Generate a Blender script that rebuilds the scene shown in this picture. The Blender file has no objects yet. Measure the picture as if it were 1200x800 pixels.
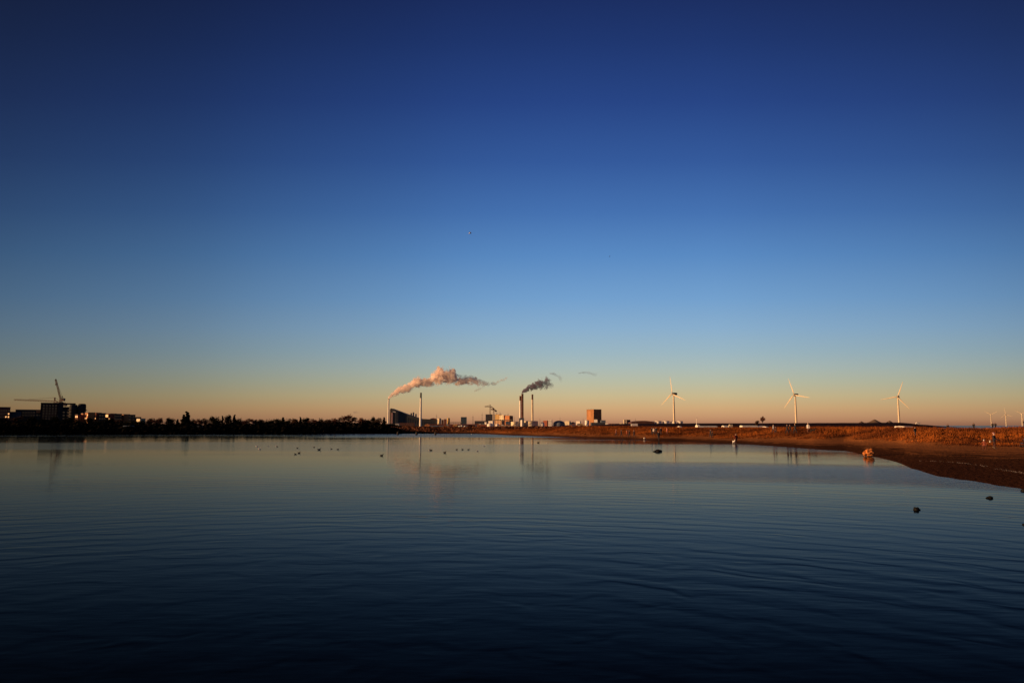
import bpy, math, random
from mathutils import Vector, Matrix, noise as mnoise
R = math.radians
random.seed(11)
S = bpy.context.scene
COL = S.collection

# ------------------------------------------------------------------ camera
F = 900.0                       # focal length in pixels of the 1200 px wide photograph
HOR = 498.5
TILT = math.atan((HOR - 400) / F)
CAMH = 3.0
cam_d = bpy.data.cameras.new('camera'); cam = bpy.data.objects.new('camera', cam_d); COL.objects.link(cam)
cam_d.sensor_width = 36; cam_d.lens = 36 * F / 1200
cam_d.clip_start = 0.1; cam_d.clip_end = 60000
cam.location = (0, 0, CAMH); cam.rotation_euler = (R(90) + TILT, 0, 0)
S.camera = cam

# ------------------------------------------------------------------ light
SUN_ELEV, SUN_LEFT = R(7.0), R(100)          # sun to the left of the view, just behind the camera
sun_dir = Vector((-math.sin(SUN_LEFT) * math.cos(SUN_ELEV), math.cos(SUN_LEFT) * math.cos(SUN_ELEV), math.sin(SUN_ELEV)))
sd = bpy.data.lights.new('sun', 'SUN'); sd.energy = 5.0; sd.angle = R(0.5); sd.color = (1.0, 0.57, 0.27)
so = bpy.data.objects.new('sun', sd); COL.objects.link(so)
so.rotation_euler = sun_dir.to_track_quat('Z', 'Y').to_euler(); so.location = (-60, -20, 60)

S.view_settings.view_transform = 'Standard'; S.view_settings.look = 'None'
S.view_settings.exposure = 0.35; S.view_settings.gamma = 1
S.cycles.use_denoising = True
S.cycles.max_bounces = 12; S.cycles.volume_bounces = 12; S.cycles.volume_max_steps = 256
S.cycles.caustics_reflective = False; S.cycles.caustics_refractive = False
S.cycles.sample_clamp_indirect = 4

def lin(c): return tuple(((v / 255) / 12.92 if v / 255 <= .04045 else ((v / 255 + .055) / 1.055) ** 2.4) for v in c)

W = bpy.data.worlds.new('World'); S.world = W; W.use_nodes = True
nt = W.node_tree; N = nt.nodes; L = nt.links; N.clear()
def nd(t, **k):
    n = N.new(t)
    for a, b in k.items(): setattr(n, a, b)
    return n
def mth(op, a, b=None, c=None, clamp=False, nt_=None):
    n = (nt_ or nt).nodes.new('ShaderNodeMath'); n.operation = op; n.use_clamp = clamp
    for i, v in enumerate((a, b, c)):
        if v is None: continue
        if isinstance(v, (int, float)): n.inputs[i].default_value = v
        else: (nt_ or nt).links.new(v, n.inputs[i])
    return n.outputs[0]
tc = nd('ShaderNodeTexCoord'); sx = nd('ShaderNodeSeparateXYZ'); L.new(tc.outputs['Generated'], sx.inputs[0])
ramp = nd('ShaderNodeValToRGB'); ramp.color_ramp.interpolation = 'B_SPLINE' if False else 'EASE'
ramp.color_ramp.interpolation = 'LINEAR'
SKY = [  # photo row at the middle of the picture, sky colour there
    (498, (160, 110, 86)), (490, (196, 146, 108)), (478, (209, 169, 122)), (464, (202, 184, 142)), (448, (186, 188, 164)), (432, (172, 187, 182)),
    (412, (155, 182, 195)), (385, (137, 174, 206)), (350, (114, 160, 207)), (300, (88, 138, 196)), (250, (67, 113, 178)),
    (190, (49, 88, 156)), (120, (35, 66, 133)), (50, (26, 51, 111)), (0, (22, 42, 97)), (-300, (13, 28, 68)), ]
el = ramp.color_ramp.elements
while len(el) > 1: el.remove(el[0])
first = True
for y, c in SKY:
    e = TILT + math.atan((400 - y) / F); p = max(0, math.sin(e))
    if first: k = el[0]; k.position = p; first = False
    else: k = el.new(min(1, p))
    k.color = lin(c) + (1,)
hk = mth('SQRT', mth('ADD', mth('MULTIPLY', mth('MULTIPLY', sx.outputs['X'], sx.outputs['X']), .1), mth('MULTIPLY', sx.outputs['Y'], sx.outputs['Y'])))
zz = mth('MAXIMUM', sx.outputs['Z'], 0.0)          # the warm band lies lower towards both sides
L.new(mth('DIVIDE', zz, mth('SQRT', mth('ADD', mth('MULTIPLY', zz, zz), mth('MULTIPLY', hk, hk)))), ramp.inputs[0])
# lens vignette painted into the sky colour: darker towards both sides, more so to the left
hor = mth('SQRT', mth('ADD', mth('MULTIPLY', sx.outputs['X'], sx.outputs['X']), mth('MULTIPLY', sx.outputs['Y'], sx.outputs['Y'])))
sa = mth('DIVIDE', sx.outputs['X'], mth('MAXIMUM', hor, 0.05))
mr = nd('ShaderNodeValToRGB'); mr.color_ramp.interpolation = 'EASE'
el = mr.color_ramp.elements; el[0].position = 0; el[1].position = 1
pts = [(-1, .26), (-.56, .36), (-.35, .58), (-.12, .86), (.08, 1.0), (.3, .97), (.56, .72), (1, .34)]
el[0].color = (pts[0][1],) * 3 + (1,); el[1].color = (pts[-1][1],) * 3 + (1,)
for s, v in pts[1:-1]: e = el.new((s + 1) / 2); e.color = (v, v, v, 1)
mr.color_ramp.interpolation = 'CARDINAL'
L.new(mth('MULTIPLY_ADD', sa, .5, .5), mr.inputs[0])
mul = nd('ShaderNodeMix', data_type='RGBA', blend_type='MULTIPLY'); mul.inputs['Factor'].default_value = 1
L.new(ramp.outputs[0], mul.inputs['A']); L.new(mr.outputs[0], mul.inputs['B'])
sky = nd('ShaderNodeTexSky'); sky.sky_type = 'NISHITA'; sky.sun_disc = False
sky.sun_elevation = SUN_ELEV; sky.sun_rotation = math.atan2(sun_dir.x, sun_dir.y)
vm = nd('ShaderNodeVectorMath', operation='SCALE'); vm.inputs['Scale'].default_value = 7.85   # world strength is 0.1
L.new(mul.outputs['Result'], vm.inputs[0])
mx = nd('ShaderNodeMix', data_type='RGBA'); mx.inputs['Factor'].default_value = 0.04
L.new(vm.outputs[0], mx.inputs['A']); L.new(sky.outputs[0], mx.inputs['B'])
bg = nd('ShaderNodeBackground'); bg.inputs['Strength'].default_value = 0.1
wo = nd('ShaderNodeOutputWorld'); L.new(mx.outputs['Result'], bg.inputs[0]); L.new(bg.outputs[0], wo.inputs[0])

# ------------------------------------------------------------------ pixel -> place
def ray(x, y):
    u, v = (x - 600) / F, (400 - y) / F
    return Vector((u, math.cos(TILT) - v * math.sin(TILT), math.sin(TILT) + v * math.cos(TILT)))
def P(x, y, D):
    d = ray(x, y); k = D / d.y
    return Vector((d.x * k, D, CAMH + d.z * k))
def G(x, y, z=0.0):
    d = ray(x, y); k = (z - CAMH) / d.z
    return Vector((d.x * k, d.y * k, z))
def az(x): return math.atan(((x - 600) / F) / math.cos(TILT))
def interp(t, x):
    if x <= t[0][0]: return t[0][1]
    for (a, b), (c, d) in zip(t, t[1:]):
        if x <= c: return b + (d - b) * (x - a) / (c - a)
    return t[-1][1]
def sm(a, b, x):
    t = max(0, min(1, (x - a) / (b - a))); return t * t * (3 - 2 * t)

# ------------------------------------------------------------------ materials
MATS = {}
def mat(name, col, rough=.8, var=.25, scale=1.0, metal=0.0, spec=.3, bump=0.0, col2=None, emis=None):
    if name in MATS: return MATS[name]
    m = bpy.data.materials.new(name); m.use_nodes = True; t = m.node_tree; b = t.nodes['Principled BSDF']
    b.inputs['Roughness'].default_value = rough; b.inputs['Metallic'].default_value = metal
    b.inputs['Specular IOR Level'].default_value = spec
    c = t.nodes.new('ShaderNodeTexCoord'); n = t.nodes.new('ShaderNodeTexNoise'); n.inputs['Scale'].default_value = scale
    n.inputs['Detail'].default_value = 4
    t.links.new(c.outputs['Object'], n.inputs['Vector'])
    r = t.nodes.new('ShaderNodeValToRGB'); r.color_ramp.elements[0].position = .3; r.color_ramp.elements[1].position = .7
    c2 = col2 or tuple(v * (1 - var) for v in col)
    r.color_ramp.elements[0].color = tuple(c2) + (1,); r.color_ramp.elements[1].color = tuple(min(.85, v * (1 + var * .4)) for v in col) + (1,)
    t.links.new(n.outputs['Fac'], r.inputs[0]); t.links.new(r.outputs[0], b.inputs['Base Color'])
    if bump:
        bp = t.nodes.new('ShaderNodeBump'); bp.inputs['Strength'].default_value = bump; bp.inputs['Distance'].default_value = 1
        t.links.new(n.outputs['Fac'], bp.inputs['Height']); t.links.new(bp.outputs[0], b.inputs['Normal'])
    if emis:
        b.inputs['Emission Color'].default_value = tuple(emis[0]) + (1,); b.inputs['Emission Strength'].default_value = emis[1]
    MATS[name] = m; return m

WHITE = mat('white_paint', (.8, .74, .64), .5, .12, .3)
CONC = mat('pale_concrete', (.5, .46, .4), .85, .25, .2)
DARKC = mat('dark_cap_paint', (.05, .04, .035), .7, .3, .3)
BROWN = mat('brown_steel', (.12, .05, .03), .7, .35, .15)
RUST = mat('rust_orange_panels', (.52, .2, .07), .75, .35, .15)
ALU = mat('dark_aluminium', (.05, .05, .047), .6, .3, .1)
DGREY = mat('dark_grey_wall', (.07, .07, .075), .7, .3, .2)
CREAM = mat('cream_tank_paint', (.72, .6, .4), .6, .2, .15)
OCHRE = mat('ochre_wall', (.55, .36, .14), .8, .3, .2)
REDB = mat('red_brick', (.3, .09, .05), .9, .35, .6)
DRED = mat('dark_red_roof', (.16, .05, .035), .85, .3, .4)
BLUEG = mat('blue_grey_cladding', (.13, .16, .2), .7, .3, .2)
CRANE = mat('crane_steel', (.18, .08, .04), .6, .3, .5)
GLASS = mat('window_glass', (.03, .035, .04), .08, .2, .5, spec=.8)
GLINTWIN = mat('sun_glint_window', (.5, .3, .15), .3, .2, .5, emis=((1.0, .46, .16), 1.1))  # emissive panes stand in for sun glints on the glass
BARK = mat('bark', (.06, .04, .03), .95, .4, 3)
TWIG = mat('bare_twigs', (.15, .055, .032), .95, .4, 1)
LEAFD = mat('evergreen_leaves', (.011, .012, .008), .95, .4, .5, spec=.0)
LEAFB = mat('brown_hedge_leaves', (.055, .028, .016), .95, .4, .5, spec=.05)
BIRCH = mat('pale_bark', (.45, .38, .32), .9, .3, 3)
ROCKD = mat('wet_dark_stone', (.012, .012, .012), .6, .4, 6, bump=.3, spec=.1)
ROCKO = mat('orange_stone', (.60, .20, .05), .85, .35, 3, bump=.3)  # orange stone colour, tone varied by noise
FEATW = mat('white_feathers', (.8, .78, .75), .8, .1, 5)
FEATD = mat('dark_feathers', (.03, .028, .025), .8, .3, 5)
BEAK = mat('beak', (.4, .2, .04), .5, .2, 5)
SKIN = mat('skin', (.45, .27, .2), .6, .1, 5)
HAIR = mat('brown_hair', (.05, .03, .02), .8, .2, 9)
CANV = mat('white_canvas', (.78, .76, .66), .8, .12, .8)
FROST = mat('pale_shell_line', (.3, .25, .22), .8, .35, 4)
SANDG = mat('piled_gravel', (.16, .11, .08), .95, .35, .1)

# ------------------------------------------------------------------ mesh helpers
class MB:
    def __init__(s): s.v = []; s.f = []; s.mi = []; s.cur = 0
    def add(s, vs, fs):
        o = len(s.v); s.v += [Vector(v) for v in vs]
        s.f += [tuple(i + o for i in f) for f in fs]; s.mi += [s.cur] * len(fs)
    def box(s, x0, x1, y0, y1, z0, z1, rot=0, piv=None):
        vs = [Vector((x, y, z)) for z in (z0, z1) for y in (y0, y1) for x in (x0, x1)]
        if rot:
            c = piv or Vector(((x0 + x1) / 2, (y0 + y1) / 2, 0)); M = Matrix.Rotation(rot, 3, 'Z')
            vs = [M @ (v - c) + c for v in vs]
        s.add(vs, [(0, 2, 3, 1), (4, 5, 7, 6), (0, 1, 5, 4), (2, 6, 7, 3), (0, 4, 6, 2), (1, 3, 7, 5)]); return s
    def lathe(s, c, prof, n=24, cap=True):
        vs = []; fs = []
        for (r, z) in prof:
            for i in range(n):
                a = 2 * math.pi * i / n; vs.append((c[0] + r * math.cos(a), c[1] + r * math.sin(a), c[2] + z))
        for k in range(len(prof) - 1):
            for i in range(n):
                j = (i + 1) % n; fs.append((k * n + i, k * n + j, (k + 1) * n + j, (k + 1) * n + i))
        if cap:
            fs.append(tuple(range(n - 1, -1, -1))); fs.append(tuple((len(prof) - 1) * n + i for i in range(n)))
        s.add(vs, fs); return s
    def tube(s, pts, rads, n=8):
        pts = [Vector(p) for p in pts]; vs = []; fs = []
        for k, p in enumerate(pts):
            d = (pts[min(k + 1, len(pts) - 1)] - pts[max(k - 1, 0)])
            d = d.normalized() if d.length > 1e-9 else Vector((0, 0, 1))
            a = d.orthogonal().normalized() if abs(d.z) > .95 else d.cross(Vector((0, 0, 1))).normalized()
            b = d.cross(a); r = rads[k] if isinstance(rads, (list, tuple)) else rads
            for i in range(n):
                t = 2 * math.pi * i / n; vs.append(p + (a * math.cos(t) + b * math.sin(t)) * r)
        for k in range(len(pts) - 1):
            for i in range(n):
                j = (i + 1) % n; fs.append((k * n + i, k * n + j, (k + 1) * n + j, (k + 1) * n + i))
        fs.append(tuple(range(n - 1, -1, -1))); fs.append(tuple((len(pts) - 1) * n + i for i in range(n)))
        s.add(vs, fs); return s
    def prism(s, poly, y0, y1):           # poly in x,z ; extruded along y
        n = len(poly); vs = [(x, y0, z) for x, z in poly] + [(x, y1, z) for x, z in poly]
        fs = [tuple(range(n)), tuple(range(2 * n - 1, n - 1, -1))] + [(i, i + n, (i + 1) % n + n, (i + 1) % n) for i in range(n)]
        s.add(vs, fs); return s
    def ball(s, c, r, nu=12, nv=8, amp=0.0, fr=1.0, seed=0):
        c = Vector(c); r = Vector(r) if hasattr(r, '__len__') else Vector((r, r, r)); vs = []; fs = []
        for j in range(nv + 1):
            for i in range(nu):
                ph = math.pi * j / nv - math.pi / 2; th = 2 * math.pi * i / nu
                d = Vector((math.cos(ph) * math.cos(th), math.cos(ph) * math.sin(th), math.sin(ph)))
                k = 1 + amp * mnoise.noise(d * fr + Vector((seed * 7.1, seed * 3.3, 0)))
                vs.append(c + Vector((d.x * r.x, d.y * r.y, d.z * r.z)) * k)
        for j in range(nv):
            for i in range(nu):
                k = (i + 1) % nu; fs.append((j * nu + i, j * nu + k, (j + 1) * nu + k, (j + 1) * nu + i))
        s.add(vs, fs); return s
    def build(s, name, m, parent=None, loc=None, smooth=False):
        me = bpy.data.meshes.new(name); o = bpy.data.objects.new(name, me); COL.objects.link(o)
        base = Vector((0, 0, 0))
        if parent is not None: base = ORG[parent]; o.parent = parent
        elif loc is not None: base = Vector(loc); o.location = base
        ORG[o] = base
        if parent is not None and parent.type == 'MESH': pass
        me.from_pydata([tuple(v - base) for v in s.v], [], s.f)
        for mm in (m if isinstance(m, (list, tuple)) else [m]): me.materials.append(mm)
        for p, i in zip(me.polygons, s.mi): p.material_index = i
        if smooth:
            for p in me.polygons: p.use_smooth = True
            try: me.set_sharp_from_angle(angle=R(40))
            except Exception: pass
        me.update(); return o
ORG = {}
def tag(o, label=None, cat=None, group=None, kind=None):
    if label: o['label'] = label
    if cat: o['category'] = cat
    if group: o['group'] = group
    if kind: o['kind'] = kind
    return o
def thing(name, label, cat, loc, group=None):
    o = bpy.data.objects.new(name, None); COL.objects.link(o); o.empty_display_size = .5
    o.location = loc; ORG[o] = Vector(loc); return tag(o, label, cat, group)
def copy_tree(o, parent=None):
    c = o.copy(); COL.objects.link(c)
    if parent is not None: c.parent = parent
    for ch in o.children: copy_tree(ch, c)
    return c

# ------------------------------------------------------------------ terrain
SHX = [(-900, 300), (0, 300), (300, 290), (430, 285), (500, 290), (560, 284), (600, 240), (650, 208), (700, 186), (740, 174), (765, 160), (800, 154), (850, 132),
       (900, 115), (950, 98.5), (985, 92), (1000, 83), (1010, 78), (1045, 63.5), (1060, 54.5), (1090, 46), (1140, 41), (1170, 38), (1200, 36.2), (1300, 29), (1600, 21), (2600, 17), (6000, 15)]
D0 = [(0, 3), (560, 4), (700, 6), (760, 8), (850, 14), (950, 18), (1050, 42), (1150, 56), (1300, 62), (2000, 64)]      # dune foot behind the water's edge
D1 = [(0, 20), (560, 30), (640, 40), (700, 40), (850, 50), (950, 52), (1050, 75), (1150, 100), (1300, 110), (2000, 120)]    # dune crest
CR = [(0, .75), (520, .8), (560, 1.1), (600, 1.5), (640, 1.8), (662, 2.4), (690, 2.6), (760, 2.4), (800, 2.2), (900, 2.2), (1000, 2.4), (1080, 2.3), (1150, 2.15), (1185, 2.35), (1200, 2.5), (1400, 2.5)]
def pxaz(a): return 600 + F * math.cos(TILT) * math.tan(a)
def shore(x):
    return interp(SHX, x) / max(.35, math.cos(az(x)))
def height(a, r):
    """ground height at azimuth a (radians, right positive) and range r"""
    x = pxaz(a) if abs(a) < 1.4 else (6000 if a > 0 else -900)
    rs = shore(x) * (1 + .012 * mnoise.noise(Vector((a * 40, 0, 0))))
    d = r - rs; d0, d1, cr = interp(D0, x), interp(D1, x), interp(CR, x)
    X, Y = r * math.sin(a), r * math.cos(a)
    w = sm(520, 720, x)
    if d < 0: return d * .06 - .02
    h = min(d, d0) / d0 * (.25 + .3 * w)
    n = mnoise.noise(Vector((X * .05, Y * .035, 3))) + .5 * mnoise.noise(Vector((X * .14, Y * .1, 7))) + .25 * mnoise.noise(Vector((X * .5, Y * .4, 2)))
    h += (cr - .55) * sm(d0, d1, d) + .30 * w * n * sm(d0, d0 + 12, d) + .05 * n * sm(1, 8, d)
    h += .12 * w * math.exp(-((d - d0 * .55) / 1.2) ** 2)          # beach berm
    if d > d1: h -= (.5 * sm(d1, d1 + 120, d)) * w
    if x > 1080: h -= 5 * sm(d1 + 130, d1 + 420, d) * sm(1080, 1110, x)
    return h
def gz(X, Y): return height(math.atan2(X, Y), math.hypot(X, Y))

mb = MB(); cols = []
a = R(-80)
while a < R(80):
    cols.append(a); a += R(.22) if -.62 < a < .75 else R(1.2)
offs = [-9, -4, -1.5, -.5, 0, .4, 1, 1.8, 3, 4.5, 6, 8, 10, 12.5, 15, 18, 21, 24, 27, 30, 33, 36, 40, 44, 48, 52, 56, 60, 65, 70, 75, 80, 86, 92, 98, 105, 112, 120, 130, 145, 165, 190, 220, 260, 310, 380, 480, 650, 900, 1300, 2000, 3200, 5200, 9000]
vs = []; fs = []
for a in cols:
    x = pxaz(a) if abs(a) < 1.4 else (6000 if a > 0 else -900)
    rs = shore(x)
    for o_ in offs:
        r = max(4, rs + o_); vs.append((r * math.sin(a), r * math.cos(a), height(a, r)))
m_ = len(offs)
for i in range(len(cols) - 1):
    for j in range(m_ - 1): fs.append((i * m_ + j, (i + 1) * m_ + j, (i + 1) * m_ + j + 1, i * m_ + j + 1))
mb.add(vs, fs)
gm = bpy.data.materials.new('shore_ground'); gm.use_nodes = True; t = gm.node_tree; b = t.nodes['Principled BSDF']
def T_(k, **kw):
    n = t.nodes.new(k)
    for q, w in kw.items(): setattr(n, q, w)
    return n
g = T_('ShaderNodeNewGeometry'); sp = T_('ShaderNodeSeparateXYZ'); t.links.new(g.outputs['Position'], sp.inputs[0])
n1 = T_('ShaderNodeTexNoise'); n1.inputs['Scale'].default_value = .35; n1.inputs['Detail'].default_value = 6; t.links.new(g.outputs['Position'], n1.inputs['Vector'])
n2 = T_('ShaderNodeTexNoise'); n2.inputs['Scale'].default_value = 3.5; n2.inputs['Detail'].default_value = 5; t.links.new(g.outputs['Position'], n2.inputs['Vector'])
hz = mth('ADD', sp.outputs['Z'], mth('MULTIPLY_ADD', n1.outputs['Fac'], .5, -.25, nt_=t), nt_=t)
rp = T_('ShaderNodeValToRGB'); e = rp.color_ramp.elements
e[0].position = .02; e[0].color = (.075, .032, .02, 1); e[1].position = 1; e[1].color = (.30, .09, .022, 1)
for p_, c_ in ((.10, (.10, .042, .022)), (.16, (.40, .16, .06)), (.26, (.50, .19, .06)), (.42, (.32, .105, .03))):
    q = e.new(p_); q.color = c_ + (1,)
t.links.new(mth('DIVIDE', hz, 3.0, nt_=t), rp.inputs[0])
mm = T_('ShaderNodeMix', data_type='RGBA', blend_type='MULTIPLY'); mm.inputs['Factor'].default_value = .75
r2 = T_('ShaderNodeValToRGB'); r2.color_ramp.elements[0].position = .3; r2.color_ramp.elements[0].color = (.45, .42, .4, 1); r2.color_ramp.elements[1].position = .7; r2.color_ramp.elements[1].color = (1.3, 1.25, 1.2, 1)
t.links.new(n2.outputs['Fac'], r2.inputs[0]); t.links.new(rp.outputs[0], mm.inputs['A']); t.links.new(r2.outputs[0], mm.inputs['B'])
# the left shore is dark turf rather than sand
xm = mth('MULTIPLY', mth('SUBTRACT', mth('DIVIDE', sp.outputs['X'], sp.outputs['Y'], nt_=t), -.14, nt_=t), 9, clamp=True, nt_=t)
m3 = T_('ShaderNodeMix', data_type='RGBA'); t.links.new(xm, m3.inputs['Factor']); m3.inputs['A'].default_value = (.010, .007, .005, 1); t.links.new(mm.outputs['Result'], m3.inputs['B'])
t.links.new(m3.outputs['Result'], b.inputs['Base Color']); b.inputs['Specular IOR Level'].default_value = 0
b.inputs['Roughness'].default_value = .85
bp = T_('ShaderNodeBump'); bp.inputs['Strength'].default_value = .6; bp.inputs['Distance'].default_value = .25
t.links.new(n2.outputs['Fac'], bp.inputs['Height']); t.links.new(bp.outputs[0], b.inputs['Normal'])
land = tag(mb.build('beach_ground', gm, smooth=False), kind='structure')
for p in land.data.polygons: p.use_smooth = True

# ------------------------------------------------------------------ water
wm = bpy.data.materials.new('lagoon_water'); wm.use_nodes = True; t = wm.node_tree; t.nodes.clear()
g = T_('ShaderNodeNewGeometry'); sp = T_('ShaderNodeSeparateXYZ'); t.links.new(g.outputs['Position'], sp.inputs[0])
def mapped(sx_, sy_, rot=0, off=0):
    mp = T_('ShaderNodeMapping'); mp.inputs['Scale'].default_value = (sx_, sy_, 1); mp.inputs['Rotation'].default_value = (0, 0, rot); mp.inputs['Location'].default_value = (off, off * .7, 0)
    t.links.new(g.outputs['Position'], mp.inputs['Vector']); return mp.outputs[0]
def tnoise(v, sc, det=2, dist=0, rough=.5):
    n = T_('ShaderNodeTexNoise'); n.inputs['Scale'].default_value = sc; n.inputs['Detail'].default_value = det; n.inputs['Distortion'].default_value = dist; n.inputs['Roughness'].default_value = rough
    t.links.new(v, n.inputs['Vector']); return n.outputs['Fac']
wx = mth('ADD', sp.outputs['X'], 3.5, nt_=t); wy = mth('ADD', sp.outputs['Y'], -2.5, nt_=t)          # rings running out from the pier under the viewer
wr = mth('SQRT', mth('ADD', mth('MULTIPLY', wx, wx, nt_=t), mth('MULTIPLY', wy, wy, nt_=t), nt_=t), nt_=t)
cv = T_('ShaderNodeCombineXYZ'); t.links.new(mth('MULTIPLY', mth('ARCTAN2', wx, wy, nt_=t), 11, nt_=t), cv.inputs[0]); t.links.new(mth('MULTIPLY', wr, 1.0, nt_=t), cv.inputs[1])
swell = tnoise(cv.outputs[0], 1.0, 1.5, .5)
ring = mth('SINE', mth('ADD', mth('MULTIPLY', wr, 5.2, nt_=t), mth('MULTIPLY', swell, 9, nt_=t), nt_=t), nt_=t)          # long low swell, about 2 m from crest to crest
def ramp_(v, a, b_):
    q_ = T_('ShaderNodeMapRange'); q_.interpolation_type = 'SMOOTHSTEP'; q_.inputs['From Min'].default_value = a; q_.inputs['From Max'].default_value = b_; t.links.new(v, q_.inputs['Value']); return q_.outputs[0]
swell2 = tnoise(mapped(.5, 1.5, R(12), 30), 1.0, 2)
rip = tnoise(mapped(2.2, 6.0, R(4), 11), 1.0, 3)
patch = tnoise(mapped(.004, .018, 0, 5), 1.0, 3, 0, .55)         # cat's paws: broad bands of wind-ruffled water
rngd = mth('SQRT', mth('ADD', mth('MULTIPLY', sp.outputs['X'], sp.outputs['X'], nt_=t), mth('MULTIPLY', sp.outputs['Y'], sp.outputs['Y'], nt_=t), nt_=t), nt_=t)
pm = T_('ShaderNodeMapRange'); pm.inputs['From Min'].default_value = .47; pm.inputs['From Max'].default_value = .57; t.links.new(patch, pm.inputs['Value'])
pm = pm.outputs[0]
ratio = mth('DIVIDE', sp.outputs['X'], mth('MAXIMUM', sp.outputs['Y'], 1.0, nt_=t), nt_=t)
wob = mth('MULTIPLY_ADD', tnoise(mapped(.02, .05, 0, 40), 1.0, 3), 40, -20, nt_=t); rw = mth('ADD', rngd, wob, nt_=t)
farr = mth('MULTIPLY', ramp_(rw, 180, 212), ramp_(ratio, -.32, -.16), nt_=t)          # breeze along the far shore
rw2 = mth('ADD', rngd, mth('MULTIPLY', wob, .45, nt_=t), nt_=t)
paw = mth('MULTIPLY', mth('MULTIPLY', ramp_(rw2, 40, 47), ramp_(rw2, 68, 58), nt_=t), ramp_(ratio, .02, .2), nt_=t)   # cat's paw off the sand spit
pm = mth('MAXIMUM', mth('MULTIPLY', pm, .45, nt_=t), mth('MAXIMUM', farr, paw, nt_=t), nt_=t)
ring2 = mth('SINE', mth('ADD', mth('MULTIPLY_ADD', sp.outputs['Y'], 8.5, mth('MULTIPLY', sp.outputs['X'], 3.8, nt_=t), nt_=t), mth('MULTIPLY', swell2, 16, nt_=t), nt_=t), nt_=t)
gust = ramp_(tnoise(mapped(.05, .09, R(25), 9), 1.0, 2), .36, .64)
ring = mth('MULTIPLY', ring, mth('MULTIPLY_ADD', gust, 1.0, .25, nt_=t), nt_=t); ring = mth('ADD', ring, mth('MULTIPLY', mth('MULTIPLY', ring2, gust, nt_=t), .22, nt_=t), nt_=t)
h = mth('ADD', mth('ADD', mth('MULTIPLY', swell, .010, nt_=t), mth('MULTIPLY', ring, .0021, nt_=t), nt_=t), mth('MULTIPLY', swell2, .006, nt_=t), nt_=t)
h = mth('ADD', h, mth('MULTIPLY', rip, mth('MULTIPLY_ADD', pm, .012, .002, nt_=t), nt_=t), nt_=t)
h = mth('ADD', h, mth('MULTIPLY', tnoise(mapped(1.1, 1.5, R(20), 3), 1.0, 4, 0, .65), mth('MULTIPLY', mth('MAXIMUM', paw, mth('MULTIPLY', farr, .8, nt_=t), nt_=t), .10, nt_=t), nt_=t), nt_=t)
bp = T_('ShaderNodeBump'); bp.inputs['Strength'].default_value = 1.0; bp.inputs['Distance'].default_value = 1.0
fade = T_('ShaderNodeMapRange'); fade.inputs['From Min'].default_value = 18; fade.inputs['From Max'].default_value = 90; fade.inputs['To Min'].default_value = 1; fade.inputs['To Max'].default_value = .25
t.links.new(rngd, fade.inputs['Value'])     # open water swell dies out in the sheltered basin
t.links.new(mth('MULTIPLY', h, fade.outputs[0], nt_=t), bp.inputs['Height'])
gl = T_('ShaderNodeBsdfGlossy'); gl.inputs['Color'].default_value = (.78, .78, .78, 1)
rr = mth('MULTIPLY_ADD', pm, .12, .042, nt_=t); t.links.new(rr, gl.inputs['Roughness']); t.links.new(bp.outputs[0], gl.inputs['Normal'])
df = T_('ShaderNodeBsdfDiffuse'); df.inputs['Color'].default_value = (.0015, .004, .006, 1)
fr = T_('ShaderNodeFresnel'); fr.inputs['IOR'].default_value = 1.33; t.links.new(bp.outputs[0], fr.inputs['Normal'])
ms = T_('ShaderNodeMixShader'); t.links.new(mth('MULTIPLY', mth('POWER', fr.outputs[0], 2.2, nt_=t), mth('SUBTRACT', mth('MULTIPLY_ADD', pm, -.16, 1.0, nt_=t), mth('MULTIPLY', farr, .36, nt_=t), nt_=t), nt_=t), ms.inputs[0]); t.links.new(df.outputs[0], ms.inputs[1]); t.links.new(gl.outputs[0], ms.inputs[2])
ou = T_('ShaderNodeOutputMaterial'); t.links.new(ms.outputs[0], ou.inputs[0])
mb = MB(); mb.add([(-50000, -50000, 0), (50000, -50000, 0), (50000, 50000, 0), (-50000, 50000, 0)], [(0, 1, 2, 3)])
tag(mb.build('water', wm), kind='structure')

# ------------------------------------------------------------------ dune grass (nobody could count it)
gr = bpy.data.materials.new('dry_dune_grass'); gr.use_nodes = True; t = gr.node_tree; b = t.nodes['Principled BSDF']
g = T_('ShaderNodeNewGeometry'); n = T_('ShaderNodeTexNoise'); n.inputs['Scale'].default_value = .12; n.inputs['Detail'].default_value = 4
t.links.new(g.outputs['Position'], n.inputs['Vector'])
ra = T_('ShaderNodeValToRGB'); e = ra.color_ramp.elements
e[0].position = .36; e[0].color = (.05, .015, .006, 1); e[1].position = .68; e[1].color = (.35, .10, .016, 1); q = e.new(.5); q.color = (.17, .046, .01, 1)
t.links.new(n.outputs['Fac'], ra.inputs[0]); t.links.new(ra.outputs[0], b.inputs['Base Color']); b.inputs['Roughness'].default_value = .9; b.inputs['Specular IOR Level'].default_value = .1
mb = MB(); rnd = random.Random(5); cnt = 0
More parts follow.
